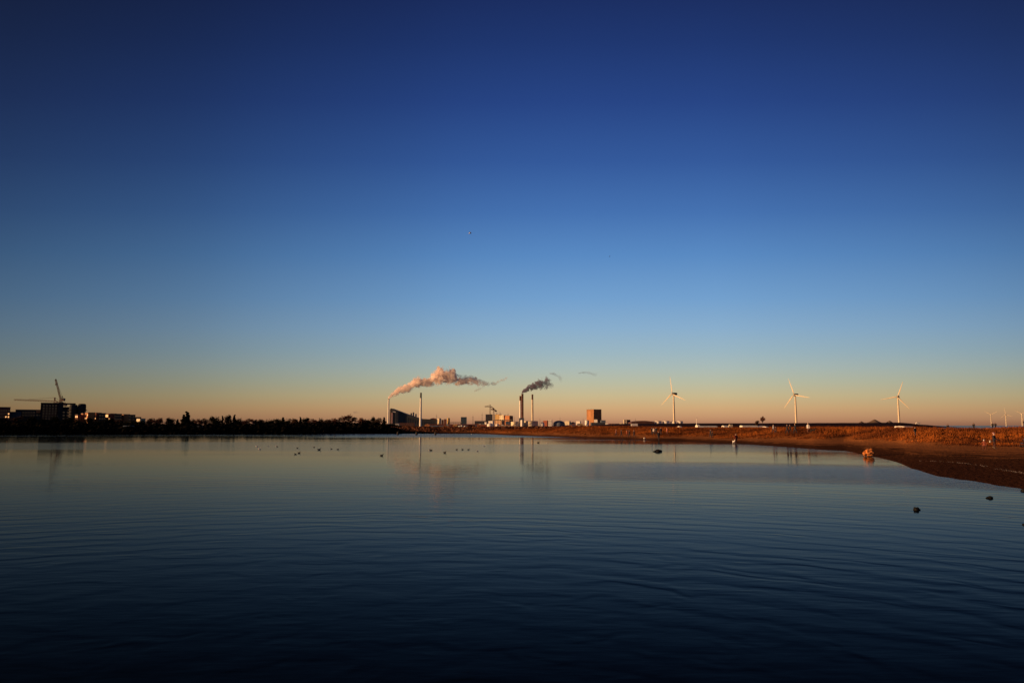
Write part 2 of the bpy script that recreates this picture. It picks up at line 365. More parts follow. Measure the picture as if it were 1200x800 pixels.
while cnt < 15000:
    x = rnd.uniform(556, 1330); d0, d1 = interp(D0, x), interp(D1, x); rs = shore(x)
    d = rnd.uniform(d0 - 2, d1 + 70) if x < 850 or rnd.random() < .8 else rnd.uniform(9, d0); 
    if d > d1 and rnd.random() < .5: continue
    r = rs + d; a = az(x); X, Y = r * math.sin(a), r * math.cos(a)
    k = mnoise.noise(Vector((X * .07, Y * .05, 9))) + .5 * mnoise.noise(Vector((X * .25, Y * .2, 1)))
    lim = .5 - (1.25 - .5 * sm(980, 1080, x)) * sm(d0 - 2, d0 + 14, d) + (.16 if d < d0 - 2 else 0)
    if k < lim: continue
    if x < 700 and rnd.random() < .35: continue
    z = height(a, r); hh = rnd.uniform(.18, .5) * (.7 + .5 * sm(d0, d1, d)); cnt += 1
    for q in range(9):
        t1 = rnd.uniform(0, 6.28); rad = rnd.uniform(0, .4); bx_, by_ = X + rad * math.cos(t1), Y + rad * math.sin(t1)
        t2 = rnd.uniform(0, 6.28); w_ = rnd.uniform(.02, .05); ln = rnd.uniform(.1, .45) * hh; t3 = rnd.uniform(0, 6.28)
        dx, dy = w_ * math.cos(t2), w_ * math.sin(t2)
        mb.add([(bx_ - dx, by_ - dy, z - .05), (bx_ + dx, by_ + dy, z - .05), (bx_ + ln * math.cos(t3), by_ + ln * math.sin(t3), z + hh * rnd.uniform(.7, 1.1))], [(0, 1, 2)])
tag(mb.build('dune_grass', gr), 'dry orange brown dune grass covering the low dunes on the right shore', 'grass', kind='stuff')

# pale line of shells along the sand
mb = MB(); prev = None; rnd = random.Random(8)
for i in range(120):
    x = 1078 + i * 2.4; y = interp([(1078, 534.5), (1108, 536), (1140, 538), (1160, 541), (1200, 546.5), (1400, 575)], x)
    if rnd.random() < .4: continue
    p = G(x, y, .5); a_ = math.atan2(p.x, p.y); r_ = math.hypot(p.x, p.y)
    for q in range(6):
        X, Y = p.x + rnd.uniform(-.2, .2), p.y + rnd.gauss(0, .5); z = gz(X, Y); s_ = rnd.uniform(.008, .026)
        mb.ball((X, Y, z), (s_ * 1.6, s_, s_ * .7), 5, 3, .2, 1, i)
tag(mb.build('shell_line', FROST), 'thin pale line of shells and foam along the dark sand at right', 'tide line', kind='stuff')

# dark embankment behind the dunes and gravel heaps on it
mb = MB(); D = 1150
xs = [690, 705, 730, 800, 880, 960, 1020, 1052, 1064, 1076, 1092, 1106]
tops = [499, 497.2, 496.3, 495.8, 495.7, 495.4, 495.2, 494.8, 495.6, 497.0, 498.2, 499.6]
vs = []; fs = []
xi = [690 + i * 4 for i in range(105)]
for i, x in enumerate(xi):
    y = interp(list(zip(xs, tops)), x) + .18 * mnoise.noise(Vector((x * .11, 0, 0)))
    top = P(x, y, D); bot = P(x, 503, D)
    for (dy, zz) in ((-45, 0.2), (-14, top.z * .75), (0, top.z), (60, top.z - .3), (110, .2)): vs.append((top.x, D + dy, zz))
for i in range(len(xi) - 1):
    for j in range(4): fs.append((i * 5 + j, (i + 1) * 5 + j, (i + 1) * 5 + j + 1, i * 5 + j + 1))
mb.add(vs, fs)
EMB = mat('embankment_scrub', (.035, .016, .012), .95, .4, .05, spec=.05)
tag(mb.build('embankment', EMB), kind='structure')
for i, (x0, x1, yt, lab) in enumerate(((1005, 1014, 493.4, 'small gravel heap on the dark embankment, leftmost of three'), (1016, 1034, 491.2, 'largest gravel heap on the dark embankment, middle of three'), (1037, 1048, 492.6, 'small gravel heap on the embankment just left of the third turbine'))):
    p0, p1, pt = P(x0, 495.5, 1180), P(x1, 495.5, 1180), P((x0 + x1) / 2, yt, 1180)
    mb = MB(); c = ((p0.x + p1.x) / 2, 1180, p0.z - 1.5); r_ = (p1.x - p0.x) / 2; hh = pt.z - c[2]
    n_ = 20; prof = [(r_ * 1.25, 0), (r_ * .62, hh * .48), (r_ * .12, hh * .97), (.05, hh)]
    mb.lathe(c, prof, n_); o = mb.build('gravel_heap', SANDG, loc=c)
    for v in o.data.vertices: v.co += Vector((mnoise.noise(v.co * .2), mnoise.noise(v.co * .2 + Vector((5, 0, 0))), 0)) * .6
    tag(o, lab, 'gravel heap', 'gravel heaps on the embankment')

# ------------------------------------------------------------------ wind turbines
TURB = mat('cream_turbine_paint', (.66, .55, .38), .55, .08, .1)
def turbine(base, hub_h, Rr, ang, yaw, label, group, dark=DARKC):
    b = Vector(base); t_ = thing('wind_turbine', label, 'wind turbine', b, group)
    k = hub_h / 60
    MB().lathe(b, [(2.1 * k, -2), (2.05 * k, 0), (1.75 * k, hub_h * .45), (1.25 * k, hub_h - 1.6 * k)], 24).build('tower', TURB, t_, smooth=True)
    n_ = Vector((-math.sin(yaw), -math.cos(yaw), 0)); e_ = Vector((math.cos(yaw), -math.sin(yaw), 0)); up = Vector((0, 0, 1))
    c = b + up * hub_h
    def loc(u, v, w): return c + n_ * u + e_ * v + up * w
    m = MB(); prof = [(-8.5, 1.6, 1.7), (-8, 2.1, 2.1), (-2, 2.4, 2.3), (2, 2.0, 2.0), (2.8, 1.4, 1.4)]; vs = []; fs = []
    for (u, hw, hh) in prof:
        for (sv, sw) in ((-1, -.7), (-.7, -1), (.7, -1), (1, -.7), (1, .7), (.7, 1), (-.7, 1), (-1, .7)): vs.append(loc(u * k, sv * hw * k, sw * hh * k))
    for j in range(len(prof) - 1):
        for i in range(8): fs.append((j * 8 + i, j * 8 + (i + 1) % 8, (j + 1) * 8 + (i + 1) % 8, (j + 1) * 8 + i))
    fs.append(tuple(range(8))); fs.append(tuple(range((len(prof) - 1) * 8 + 7, (len(prof) - 1) * 8 - 1, -1))); m.add(vs, fs)
    m.build('nacelle', dark, t_)
    MB().tube([loc(2.8 * k, 0, 0), loc(3.6 * k, 0, 0), loc(4.8 * k, 0, 0), loc(5.6 * k, 0, 0)], [1.4 * k, 1.5 * k, 1.1 * k, .2 * k], 14).build('hub', TURB, t_, smooth=True)
    for q in range(3):
        a = ang + q * 2 * math.pi / 3; d = up * math.cos(a) + e_ * math.sin(a); s_ = e_ * math.cos(a) - up * math.sin(a)
        m = MB(); vs = []; fs = []
        secs = [(.0, .9, .9), (.06, .95, .8), (.16, 2.0, .55), (.3, 1.75, .4), (.6, 1.2, .25), (.85, .8, .16), (.97, .5, .1), (1, .15, .06)]
        for (f_, ch, th) in secs:
            ch *= .62
            p = loc(4.1 * k, 0, 0) + d * (Rr * f_); tw = R(9) * (1 - f_) + R(3)
            ca = s_ * math.cos(tw) + n_ * math.sin(tw); nn = n_ * math.cos(tw) - s_ * math.sin(tw)
            sh = 0 if f_ < .1 else ch * .35
            for (uu, ww) in ((-1, 0), (-.5, .8), (.1, 1), (.7, .6), (1, 0), (.7, -.6), (.1, -1), (-.5, -.8)):
                vs.append(p + ca * ((uu * ch + sh) * k) + nn * (ww * th * k))
        for j in range(len(secs) - 1):
            for i in range(8): fs.append((j * 8 + i, j * 8 + (i + 1) % 8, (j + 1) * 8 + (i + 1) % 8, (j + 1) * 8 + i))
        fs.append(tuple(range(7, -1, -1))); fs.append(tuple(range(56, 64))); m.add(vs, fs); m.build('blade', TURB, t_, smooth=True)
    return t_
GT = 'large turbines behind the embankment'
for (bx_, by_, hx, hy, Rp, ang, c_, D, lab) in (
        (790.6, 497.5, 789.0, 461.3, 20.8, -8, 52, 1500, 'white wind turbine between the storage tanks, tallest of the three on shore'),
        (932.5, 496.5, 931.5, 462.4, 20.2, -19, 52, 1500, 'white wind turbine behind the embankment above the white coated walker'),
        (1052.3, 495.5, 1051.8, 464.8, 18.6, 20, 34, 1500, 'white wind turbine at the right end of the embankment with one blade pointing left')):
    p = P(bx_, by_, D); hpt = P(hx, hy, D); g0 = 2.0
    turbine((hpt.x + .5, D, g0), hpt.z - g0, Rp * D / F, R(ang), R(c_), lab, GT)
GO = 'offshore turbines at the right horizon'
for (x, y, Rp, ang, c_, lab) in ((1161, 485.6, 7.4, 62, 25, 'small offshore wind turbine, leftmost of three at right edge, two blades raised like a V'),
                                 (1178.4, 485.4, 7.4, -10, 25, 'small offshore wind turbine, middle of three at right edge, one blade straight up'),
                                 (1197.2, 484.6, 7.6, -62, 25, 'small offshore wind turbine nearest the right edge of the picture')):
    hpt = P(x, y, 4600); t_ = turbine((hpt.x, 4600, 0), hpt.z, Rp * 4600 / F, R(ang), R(c_), lab, GO, WHITE)
    MB().lathe((hpt.x, 4600, 0), [(5, -2), (4.5, 1.5), (3.2, 4)], 16).build('foundation', CONC, t_)

# ------------------------------------------------------------------ buildings
def span(x0, x1, D): return P(x0, HOR, D).x, P(x1, HOR, D).x
def zt(y, D, x=600): return P(x, y, D).z
GZ = 1.5
def block(name, label, cat, x0, x1, yt, D, m, dep=None, group=None, rot=0, roof=None, wins=0, yb=None, wm_=None, gable=False, rise=.0, lit=()):  # lit: window cells that get the sun glint panes
    X0, X1 = span(x0, x1, D); z1 = zt(yt, D, (x0 + x1) / 2); z0 = GZ - 1 if yb is None else zt(yb, D)
    dep = dep or max(6, (X1 - X0) * .8); c = Vector(((X0 + X1) / 2, D + dep / 2, GZ if yb is None else z0))
    t_ = thing(name, label, cat, c, group); w = X1 - X0
    M = Matrix.Rotation(rot, 3, 'Z')
    def put(m_, nm, mt_, par=t_, smooth=False):
        cc = Vector((c.x, c.y, 0)); m_.v = [M @ (v - cc) + cc for v in m_.v]; return m_.build(nm, mt_, par, smooth=smooth)
    put(MB().box(c.x - w / 2, c.x + w / 2, D, D + dep, z0, z1 - .02 - rise), 'wall', m)
    rm = roof or DGREY
    if gable:
        hw = w / 2 + .4
        put(MB().prism([(c.x - hw, z1 - rise), (c.x + hw, z1 - rise), (c.x, z1)], D - .4, D + dep + .4), 'roof', rm)
    elif rise:
        n_ = 10; poly = [(c.x + (w / 2 + .2) * math.cos(math.pi * i / n_), z1 - rise + rise * math.sin(math.pi * i / n_)) for i in range(n_ + 1)]
        put(MB().prism(poly, D - .3, D + dep + .3), 'roof', rm)
    else: put(MB().box(c.x - w / 2 - .25, c.x + w / 2 + .25, D - .25, D + dep + .25, z1 - .02, z1 + .45), 'roof', rm)
    if wins:
        rws = max(1, int((z1 - rise - GZ) / 3.6)); 
        for i in range(wins):
            for j in range(rws):
                wx = c.x - w / 2 + w * (i + .5) / wins; wz = GZ + 1.6 + j * (z1 - rise - GZ - 1.2) / rws; hw = min(1.1, w / wins * .32)
                put(MB().box(wx - hw, wx + hw, D - .06, D + .05, wz, wz + 1.5), 'window', GLINTWIN if (i, rws - 1 - j) in lit else (wm_ or GLASS))
    return t_
def tank(label, x0, x1, yt, D, m, group=None, name='storage_tank', yb=None, dome=.08, roofm=None, rail=False):
    X0, X1 = span(x0, x1, D); r_ = (X1 - X0) / 2; z1 = zt(yt, D); c = Vector(((X0 + X1) / 2, D + r_, GZ)); h_ = z1 - GZ
    t_ = thing(name, label, 'tank', c, group)
    MB().lathe(c, [(r_, -1), (r_, h_ * .33), (r_ * 1.012, h_ * .335), (r_ * 1.012, h_ * .35), (r_, h_ * .355), (r_, h_ * .66), (r_ * 1.012, h_ * .665), (r_ * 1.012, h_ * .68), (r_, h_ * .685), (r_, h_ * (1 - dome))], 40).build('shell', m, t_, smooth=True)
    MB().lathe(c, [(r_ * 1.02, h_ * (1 - dome) + .02), (r_ * .7, h_ * (1 - dome * .4)), (r_ * .3, h_ * (1 - dome * .1)), (.1, h_)], 40).build('roof', roofm or m, t_, smooth=True)
    MB().tube([c + Vector((math.cos(-2.4 + i * .055) * (r_ + .45), math.sin(-2.4 + i * .055) * (r_ + .45), h_ * (1 - dome) * i / 26)) for i in range(27)], .32, 5).build('stair', DGREY, t_); return t_
def stack(label, x, w, yt, ycap, D, m, capm=None, taper=.75, group=None, yb=None, base_w=None):
    p = P(x, yt, D); r_ = w / 2 * D / F; z0 = GZ if yb is None else zt(yb, D); c = Vector((p.x, D, z0)); h_ = p.z - z0
    t_ = thing('chimney', label, 'chimney', c, group); hc = (zt(ycap, D) - z0) if ycap else h_
    rb = (base_w or w) / 2 * D / F / (taper if base_w is None else 1)
    rc = r_ + (rb - r_) * (1 - hc / h_)
    MB().lathe(c, [(rb, -1), (r_ + (rb - r_) * .5, h_ * .4), (rc, hc)], 28).build('shaft', m, t_, smooth=True)
    if capm: MB().lathe(c, [(rc * 1.01, hc + .01), (r_ * 1.01, h_ - .6), (r_ * 1.12, h_ - .5), (r_ * 1.12, h_)], 28).build('cap', capm, t_, smooth=True)
    else: MB().lathe(c, [(r_ * 1.15, h_ - 1.5), (r_ * 1.15, h_)], 28).build('rim', DARKC, t_, smooth=True)
    for q in (.45, .7):
        rr_ = rb + (r_ - rb) * q
        MB().lathe(c, [(rr_ * 1.02 + .7, h_ * q), (rr_ * 1.02 + .7, h_ * q + .35)], 24).build('platform', CONC, t_)
    return t_

# the long sloping waste plant, its chimney and plume
D = 3200
def X_(x): return P(x, HOR, D).x
dep = 95
pl = thing('power_plant', 'dark wedge shaped power plant with a long roof sloping down to the right', 'power plant', (X_(475), D + dep / 2, GZ))
prof = [(457.2, 478.6), (466, 481.8), (476, 485.5), (484, 488.3), (492.5, 490.9), (505, 491.5), (511.5, 492.3)]
MB().prism([(X_(457.2), 0)] + [(X_(x), zt(y, D)) for x, y in prof] + [(X_(511.5), 0)], D, D + dep).build('facade', ALU, pl)
rf = MB().prism([(X_(x), zt(y, D)) for x, y in prof] + [(X_(x), zt(y - .45, D)) for x, y in reversed(prof)], D - 2, D + dep + 2); rf.build('roof', DGREY, pl)
MB().box(X_(456.2), X_(457.2) - .1, D + 3, D + dep - 3, 0, zt(479.3, D)).build('end_wall', mat('pale_end_wall', (.42, .3, .24), .6, .3, .1), pl)
MB().box(X_(458.2), X_(460.0), D - 1.2, D - .1, zt(496, D), zt(483.4, D)).build('window_strip', mat('pinkish_glazing', (.45, .26, .22), .4, .25, .08), pl)
MB().prism([(X_(460.2), zt(482.4, D)), (X_(463.4), zt(483.2, D)), (X_(463.4), zt(482.3, D)), (X_(460.2), zt(481.7, D))], D - 1.6, D - .1).build('window', WHITE, pl)
for i in range(18):
    x = 461.5 + i * 2.7; y0 = interp(prof, x) + 2.5
    if y0 < 494.5: MB().box(X_(x), X_(x) + .9, D - .7, D - .08, zt(497, D), zt(y0, D)).build('cladding_rib', DGREY, pl)
m_ = MB()
for (x, y0, y1) in ((480.4, 483.6, 487), (483.0, 482.8, 487.6), (486, 484.6, 488.6)):
    m_.box(X_(x) - 2.2, X_(x) + 2.2, D + 30, D + 44, zt(y1, D), zt(y0, D))
m_.build('roof_vents', BLUEG, pl)
MB().prism([(X_(503), zt(491.4, D)), (X_(511), zt(492.4, D)), (X_(510), zt(490.2, D)), (X_(507), zt(489.6, D)), (X_(504), zt(490.3, D))], D + 12, D + 50).build('roof_hood', DRED, pl)
stack('slim white chimney at the left end of the sloping power plant, trailing pink steam', 455.5, 1.7, 467.2, None, 3190, WHITE, taper=.9)
stack('tall white chimney with dark cap standing alone right of the pink steam source', 493.3, 1.9, 460.0, 466.3, 2900, WHITE, DARKC, base_w=3.0)
p = stack('dark brown chimney of the pair, trailing dark smoke', 612.2, 2.5, 461.3, None, 3050, BROWN, taper=.92)
stack('white chimney with dark cap standing close beside the brown smoking chimney', 609.8, 2.2, 463.8, 469.3, 3120, WHITE, BROWN, taper=.9)
stack('white chimney with dark cap rising behind the broad cream tank', 623.9, 2.0, 461.9, 468.2, 3000, CREAM, BROWN, taper=.84)

# low sheds and blocks of the harbour, left to right
GI = 'harbour industry buildings'
block('shed', 'long brown shed low in front of the sloping power plant', 'shed', 467, 486, 495.6, 2400, BROWN, 30, GI, wins=8, roof=DRED)
block('shed', 'low brick hut with a pale gable left of the capped lone chimney', 'hut', 463, 467.5, 495.0, 2300, CONC, 14, GI, gable=True, rise=3)
block('shed', 'small rust orange shed just right of the lone white chimney', 'shed', 497.6, 503.6, 496.4, 2200, RUST, 16, GI, gable=True, rise=3, roof=RUST)
block('warehouse', 'long low blue grey warehouse right of the lone chimney', 'warehouse', 504, 548, 498.6, 1800, BLUEG, 25, GI, roof=BLUEG, wins=6)
block('warehouse', 'long dark red roofed warehouse behind the blue grey warehouse', 'warehouse', 500, 566, 496.9, 2300, DRED, 30, GI, roof=DRED, gable=False)
tank('slim cream silo right of the power plant roof', 512.6, 516.8, 489.6, 3000, CREAM, name='silo')
block('office_building', 'small red brown block between the slim silo and the cream silo pair', 'office block', 520.2, 522.8, 491.0, 2900, REDB, 14, GI, wins=2)
tank('short cream silo with a flat top right of a red brown block', 523.6, 527.0, 489.6, 2950, OCHRE, name='silo', dome=.02)
block('office_tower', 'lone dark office tower standing against the orange sky between plant and cranes', 'tower block', 540.0, 546.6, 488.6, 2800, mat('blue_glass_tower', (.06, .09, .11), .35, .3, .1), 20, None, wins=4)
for i, (x0, x1, yt, lab) in enumerate(((537.3, 539.6, 498.4, 'tiny white dome at the foot of the dark office tower, leftmost of three'), (539.8, 542.4, 497.9, 'tiny white dome at the foot of the dark office tower, middle of three'), (543.6, 546, 498.5, 'tiny white dome at the foot of the dark office tower, rightmost of three'))):
    X0, X1 = span(x0, x1, 1500); c = ((X0 + X1) / 2, 1500, GZ); z = zt(yt, 1500)
    tag(MB().lathe(c, [((X1 - X0) / 2, -1), ((X1 - X0) / 2, (z - GZ) * .5), ((X1 - X0) * .4, (z - GZ) * .8), ((X1 - X0) * .15, (z - GZ) * .97), (.05, z - GZ)], 16).build('dome_tent', CANV, loc=c, smooth=True), lab, 'dome', 'white domes by the office tower')
def mast(label, x, yt, D, w=.5, name='mast'):
    p = P(x, yt, D); c = Vector((p.x, D, GZ)); h_ = p.z - GZ; t_ = thing(name, label, 'mast', c, 'thin masts over the harbour')
    MB().tube([c, c + Vector((0, 0, h_ * .6)), c + Vector((0, 0, h_))], [w, w * .7, w * .25], 6).build('pole', DGREY, t_)
    MB().tube([c + Vector((-2 * w - 1, 0, h_ * .8)), c + Vector((2 * w + 1, 0, h_ * .8))], w * .3, 5).build('crossarm', DGREY, t_)
mast('thin mast standing just left of the slim cream silo', 511.6, 484.8, 2700, .8)
mast('thin mast left of the dark grey hall, nearer the office tower', 554.3, 486.2, 1900, .8)
mast('thin tall mast just left of the tower cranes', 565.0, 483.0, 2500, .8)
mast('thin aerial on top of the blue grey dome', 656.2, 487.8, 2100, .5)
block('factory_hall', 'dark grey hall left of the cranes', 'factory hall', 556.2, 568.6, 493.2, 2700, DGREY, 40, GI, roof=DGREY, wins=5)
block('factory_hall', 'tall dark block under the cranes', 'factory hall', 569.0, 576.8, 485.4, 2600, DGREY, 20, GI, wins=3)
block('silo_tower', 'tall narrow cream lift tower right of the dark crane block', 'tower', 577.2, 580.2, 486.0, 2500, CREAM, 8, GI)
block('factory_hall', 'yellow lit hall with a brown top right of the narrow cream tower', 'factory hall', 580.6, 587.0, 485.4, 2560, OCHRE, 14, GI, rot=R(-32), wins=2, roof=BROWN)
block('factory_hall', 'cream hall squeezed between the yellow hall and the orange hall', 'factory hall', 586.2, 592.2, 486.4, 2550, CREAM, 14, GI, rot=R(-36), wins=2, roof=CREAM)
block('factory_hall', 'bright orange hall at the right end of the factory cluster', 'factory hall', 592.4, 598.8, 487.0, 2540, RUST, 13, GI, rot=R(-34), roof=RUST)
block('factory_hall', 'black walled block behind the bright orange hall', 'factory hall', 597.4, 601.2, 487.2, 2620, DGREY, 22, GI)
block('shed', 'pale orange shed in front of the factory cluster', 'shed', 580.4, 589.6, 492.8, 2350, mat('pale_orange_wall', (.6, .36, .2), .8, .3, .2), 18, GI, rot=R(-24), wins=3, roof=OCHRE)
block('shed', 'blue grey shed between the pale orange shed and the short cream tank', 'shed', 592.4, 599.0, 493.6, 2330, BLUEG, 18, GI, wins=2)
block('shed', 'little white flat roofed shed under the tall dark crane block', 'shed', 573.0, 578.4, 493.2, 2300, WHITE, 12, GI, rot=R(-20), roof=WHITE)
block('shed', 'white shed at the left end of the white dome pair', 'shed', 568.2, 570.4, 494.6, 2200, WHITE, 6, GI, rot=R(-20), roof=WHITE)
def dome(label, x0, x1, yt, D, m, grp=None, name='dome_hall', cat='dome'):
    X0, X1 = span(x0, x1, D); r_ = (X1 - X0) / 2; z = zt(yt, D) - GZ; c = Vector(((X0 + X1) / 2, D + r_, GZ)); t_ = thing(name, label, cat, c, grp)
    MB().lathe(c, [(r_, -1), (r_, z * .35)], 32).build('wall', m, t_, smooth=True)
    MB().lathe(c, [(r_ * 1.01 * math.cos(a), z * .36 + z * .64 * math.sin(a)) for a in [i * math.pi / 2 / 8 for i in range(8)]] + [(.1, z)], 32).build('roof', m, t_, smooth=True)
    return t_
dome('white dome in front of the factory cluster, larger and left of the pair', 570.6, 577.8, 495.6, 2000, WHITE, 'white domes before the factory')
dome('white dome in front of the factory cluster, smaller and right of the pair', 580.2, 585.4, 496.2, 2000, WHITE, 'white domes before the factory')
tank('short cream tank left of the smoking chimney pair', 598.8, 608.8, 493.6, 2200, CREAM)
block('boiler_house', 'dark boiler house at the foot of the smoking chimney pair', 'boiler house', 608.4, 614.2, 489.8, 2700, BLUEG, 20, GI, wins=2)
block('shed', 'narrow white shed at the foot of the smoking brown chimney', 'shed', 610.2, 612.4, 492.2, 2200, WHITE, 5, GI, rot=R(-30), roof=WHITE)
tank('broad cream tank below the chimney with the cream shaft', 614.4, 630.8, 492.8, 2200, CREAM)
block('pier_post', 'thin white column right of the broad cream tank', 'column', 631.4, 632.3, 492.6, 2100, WHITE, 3, GI, roof=WHITE)
dome('white dome between the broad cream tank and a red shed', 633.4, 638.2, 494.4, 2100, WHITE)
block('shed', 'orange red shed left of the white cube building', 'shed', 637.8, 643.0, 492.8, 2180, REDB, 14, GI, rot=R(-30), roof=RUST)
block('office_building', 'white cube building right of the orange red shed', 'office block', 642.8, 647.0, 491.9, 2050, WHITE, 9, GI, rot=R(-12), wins=2, roof=WHITE)
dome('broad blue grey dome right of the white cube building', 648.4, 662.6, 492.6, 2050, BLUEG)
block('shed', 'cream shed just right of the blue grey dome', 'shed', 662.6, 668.4, 493.4, 2250, CREAM, 12, GI, rot=R(-25), roof=CREAM)
block('shed', 'grey shed between the cream shed and a small white hut', 'shed', 668.8, 674.6, 494.2, 2250, BLUEG, 12, GI, gable=True, rise=3)
block('shed', 'small white hut left of the big square tower', 'hut', 675.8, 680.6, 493.4, 2150, WHITE, 8, GI, rot=R(-25), roof=WHITE)
tank('white tank leaning against the left foot of the big square tower', 685.8, 690.6, 492.0, 1880, WHITE)
tw = block('silo_tower', 'big square windowless tower block with an orange sunny left face and dark right face', 'tower block', 691.3, 702.7, 479.6, 1900, mat('orange_tower_concrete', (.40, .18, .075), .85, .35, .12), dep=29, rot=R(31), roof=DGREY)
block('pump_house', 'dark pump house at the foot of the big square tower', 'pump house', 693.2, 709.2, 495.2, 1400, DGREY, 20, GI, wins=3)
block('site_hut', 'small white square hut standing on the pump house before the square tower', 'hut', 696.6, 700.4, 491.6, 1650, WHITE, 5, GI, rot=R(-14), roof=WHITE)
block('shed', 'dark shed against the right foot of the big square tower', 'shed', 704.6, 709.8, 492.4, 1800, BLUEG, 14, GI)
block('site_hut', 'tiny white cabin right of the pump house', 'cabin', 709.8, 712.6, 496.2, 1300, WHITE, 4, GI, rot=R(-14), roof=WHITE)
block('site_hut', 'tiny pale cabin left of the cream cube', 'cabin', 726.4, 729.4, 495.6, 1500, CREAM, 5, GI, rot=R(-14), roof=CREAM)
block('shed', 'low dark brown shed between the tiny cabins', 'shed', 714, 727, 496.4, 1600, DRED, 12, GI, roof=DRED)
block('office_building', 'cream cube building alone right of the big square tower', 'office block', 731.0, 734.8, 491.6, 1700, CREAM, 8, GI, wins=1, roof=CREAM)
block('shed', 'shaded right face of the cream cube building, built as a dark brown block', 'shed', 734.9, 738.8, 491.9, 1705, BROWN, 12, GI)  # shaded side of the cream cube, painted as a separate brown box
block('warehouse', 'broad brown hall with a low arched roof left of the tank row', 'hall', 739.5, 767, 492.8, 1600, BROWN, 40, GI, rise=4.5, roof=BROWN)
block('trailer', 'white trailer parked in front of the broad brown arched hall', 'trailer', 739.8, 747.4, 496.5, 1100, WHITE, 3, None, roof=WHITE)
GTK = 'row of white storage tanks by the tall turbine'
for (x0, x1, yt, lab) in ((761.6, 767.6, 493.4, 'white storage tank at the left end of the tank row'), (768.0, 776.2, 493.0, 'white storage tank, second from the left of the tank row'),
                          (777.2, 785.6, 492.9, 'white storage tank just left of the tall turbine'), (786.4, 793.4, 493.6, 'white storage tank right behind the foot of the tall turbine'), (794.4, 801.0, 493.0, 'white storage tank at the right end of the tank row')):
    tank(lab, x0, x1, yt, 1800, WHITE, GTK, dome=.05, roofm=DGREY)

def containers(label, x0, x1, yt, D, ms):
    X0, X1 = span(x0, x1, D); z1 = zt(yt, D); t_ = thing('container_stack', label, 'containers', ((X0 + X1) / 2, D, GZ)); n_ = len(ms); h_ = (z1 - GZ) / 2
    for i, m in enumerate(ms):
        a = X0 + (X1 - X0) * i / n_
        for j in range(2 if i % 3 else 1): MB().box(a + .1, a + (X1 - X0) / n_ - .1, D, D + 6, GZ + j * h_ + (.03 if j else -1), GZ + (j + 1) * h_).build('container', ms[(i + j) % n_], t_)
containers('stacked freight containers in rust, white and blue right of the lone chimney', 520, 536, 497.0, 1700, (RUST, WHITE, BLUEG, REDB, RUST, OCHRE))
containers('stacked freight containers in front of the dark grey hall', 556.5, 568, 496.4, 1650, (BLUEG, RUST, REDB, CREAM, RUST))
containers('row of freight containers in front of the pale orange shed', 582, 598, 497.3, 1500, (REDB, CREAM, RUST, WHITE, OCHRE, RUST))
containers('stacked freight containers left of the dark pump house', 664, 686, 496.2, 1500, (DRED, RUST, BLUEG, REDB, CREAM, BROWN, OCHRE))
containers('row of freight containers between the pump house and the cream cube', 713, 730, 496.6, 1500, (REDB, BROWN, RUST, CREAM, DRED))
def pipes(label, x0, x1, yt, D, n_):
    X0, X1 = span(x0, x1, D); z1 = zt(yt, D); t_ = thing('pipe_rack', label, 'pipe rack', ((X0 + X1) / 2, D, GZ))
    for j in range(3): MB().tube([(X0, D + j * 1.5, z1 - .6 * j), (X1, D + j * 1.5, z1 - .6 * j)], .55, 8).build('pipe', (CREAM, RUST, CONC)[j], t_)
    for i in range(n_):
        x = X0 + (X1 - X0) * (i + .5) / n_; MB().box(x - .4, x + .4, D + .6, D + 1.4, GZ - 1, z1 - 1.8).build('trestle', DGREY, t_)
pipes('raised pipes running left from the short cream tank to the factory', 578, 600, 491.8, 2250, 6)
pipes('raised pipes between the slim cream silo and the office tower', 527, 541, 494.6, 2300, 5)
for (x0, x1, yt, lab) in ((581.2, 582.6, 483.6, 'thin flue on the yellow lit hall'), (585.2, 586.2, 482.8, 'thin flue between the yellow hall and the cream hall'), (594.6, 595.6, 484.4, 'thin flue on the bright orange hall')):
    X0, X1 = span(x0, x1, 2570); c = ((X0 + X1) / 2, 2570, GZ); tag(MB().lathe(c, [((X1 - X0) / 2, 0), ((X1 - X0) / 2.4, zt(yt, 2570) - GZ)], 12).build('flue', CONC, loc=c), lab, 'flue', 'thin flues over the factory cluster')
block('silo_tower', 'small dark headhouse on legs between the slim silo and the red brown block', 'headhouse', 517.4, 519.6, 491.8, 2950, BROWN, 10, GI)
block('shed', 'long pale roofed shed low before the factory cluster, left of the white domes', 'shed', 561, 570.4, 497.4, 1400, REDB, 10, GI, roof=CREAM)
block('shed', 'long pale roofed shed low below the short cream tank', 'shed', 583, 607, 499.0, 1000, DRED, 10, GI, roof=CREAM)
mast('thin lamp mast right of the broad cream tank', 632.8, 489.6, 1900, .4)
mast('thin lamp mast left of the big square tower', 683.4, 489.8, 1700, .4)
mast('thin lamp mast right of the cream cube building', 744.6, 489.6, 1500, .35)
mast('thin lamp mast above the dark boiler house', 602.8, 487.0, 2000, .4)

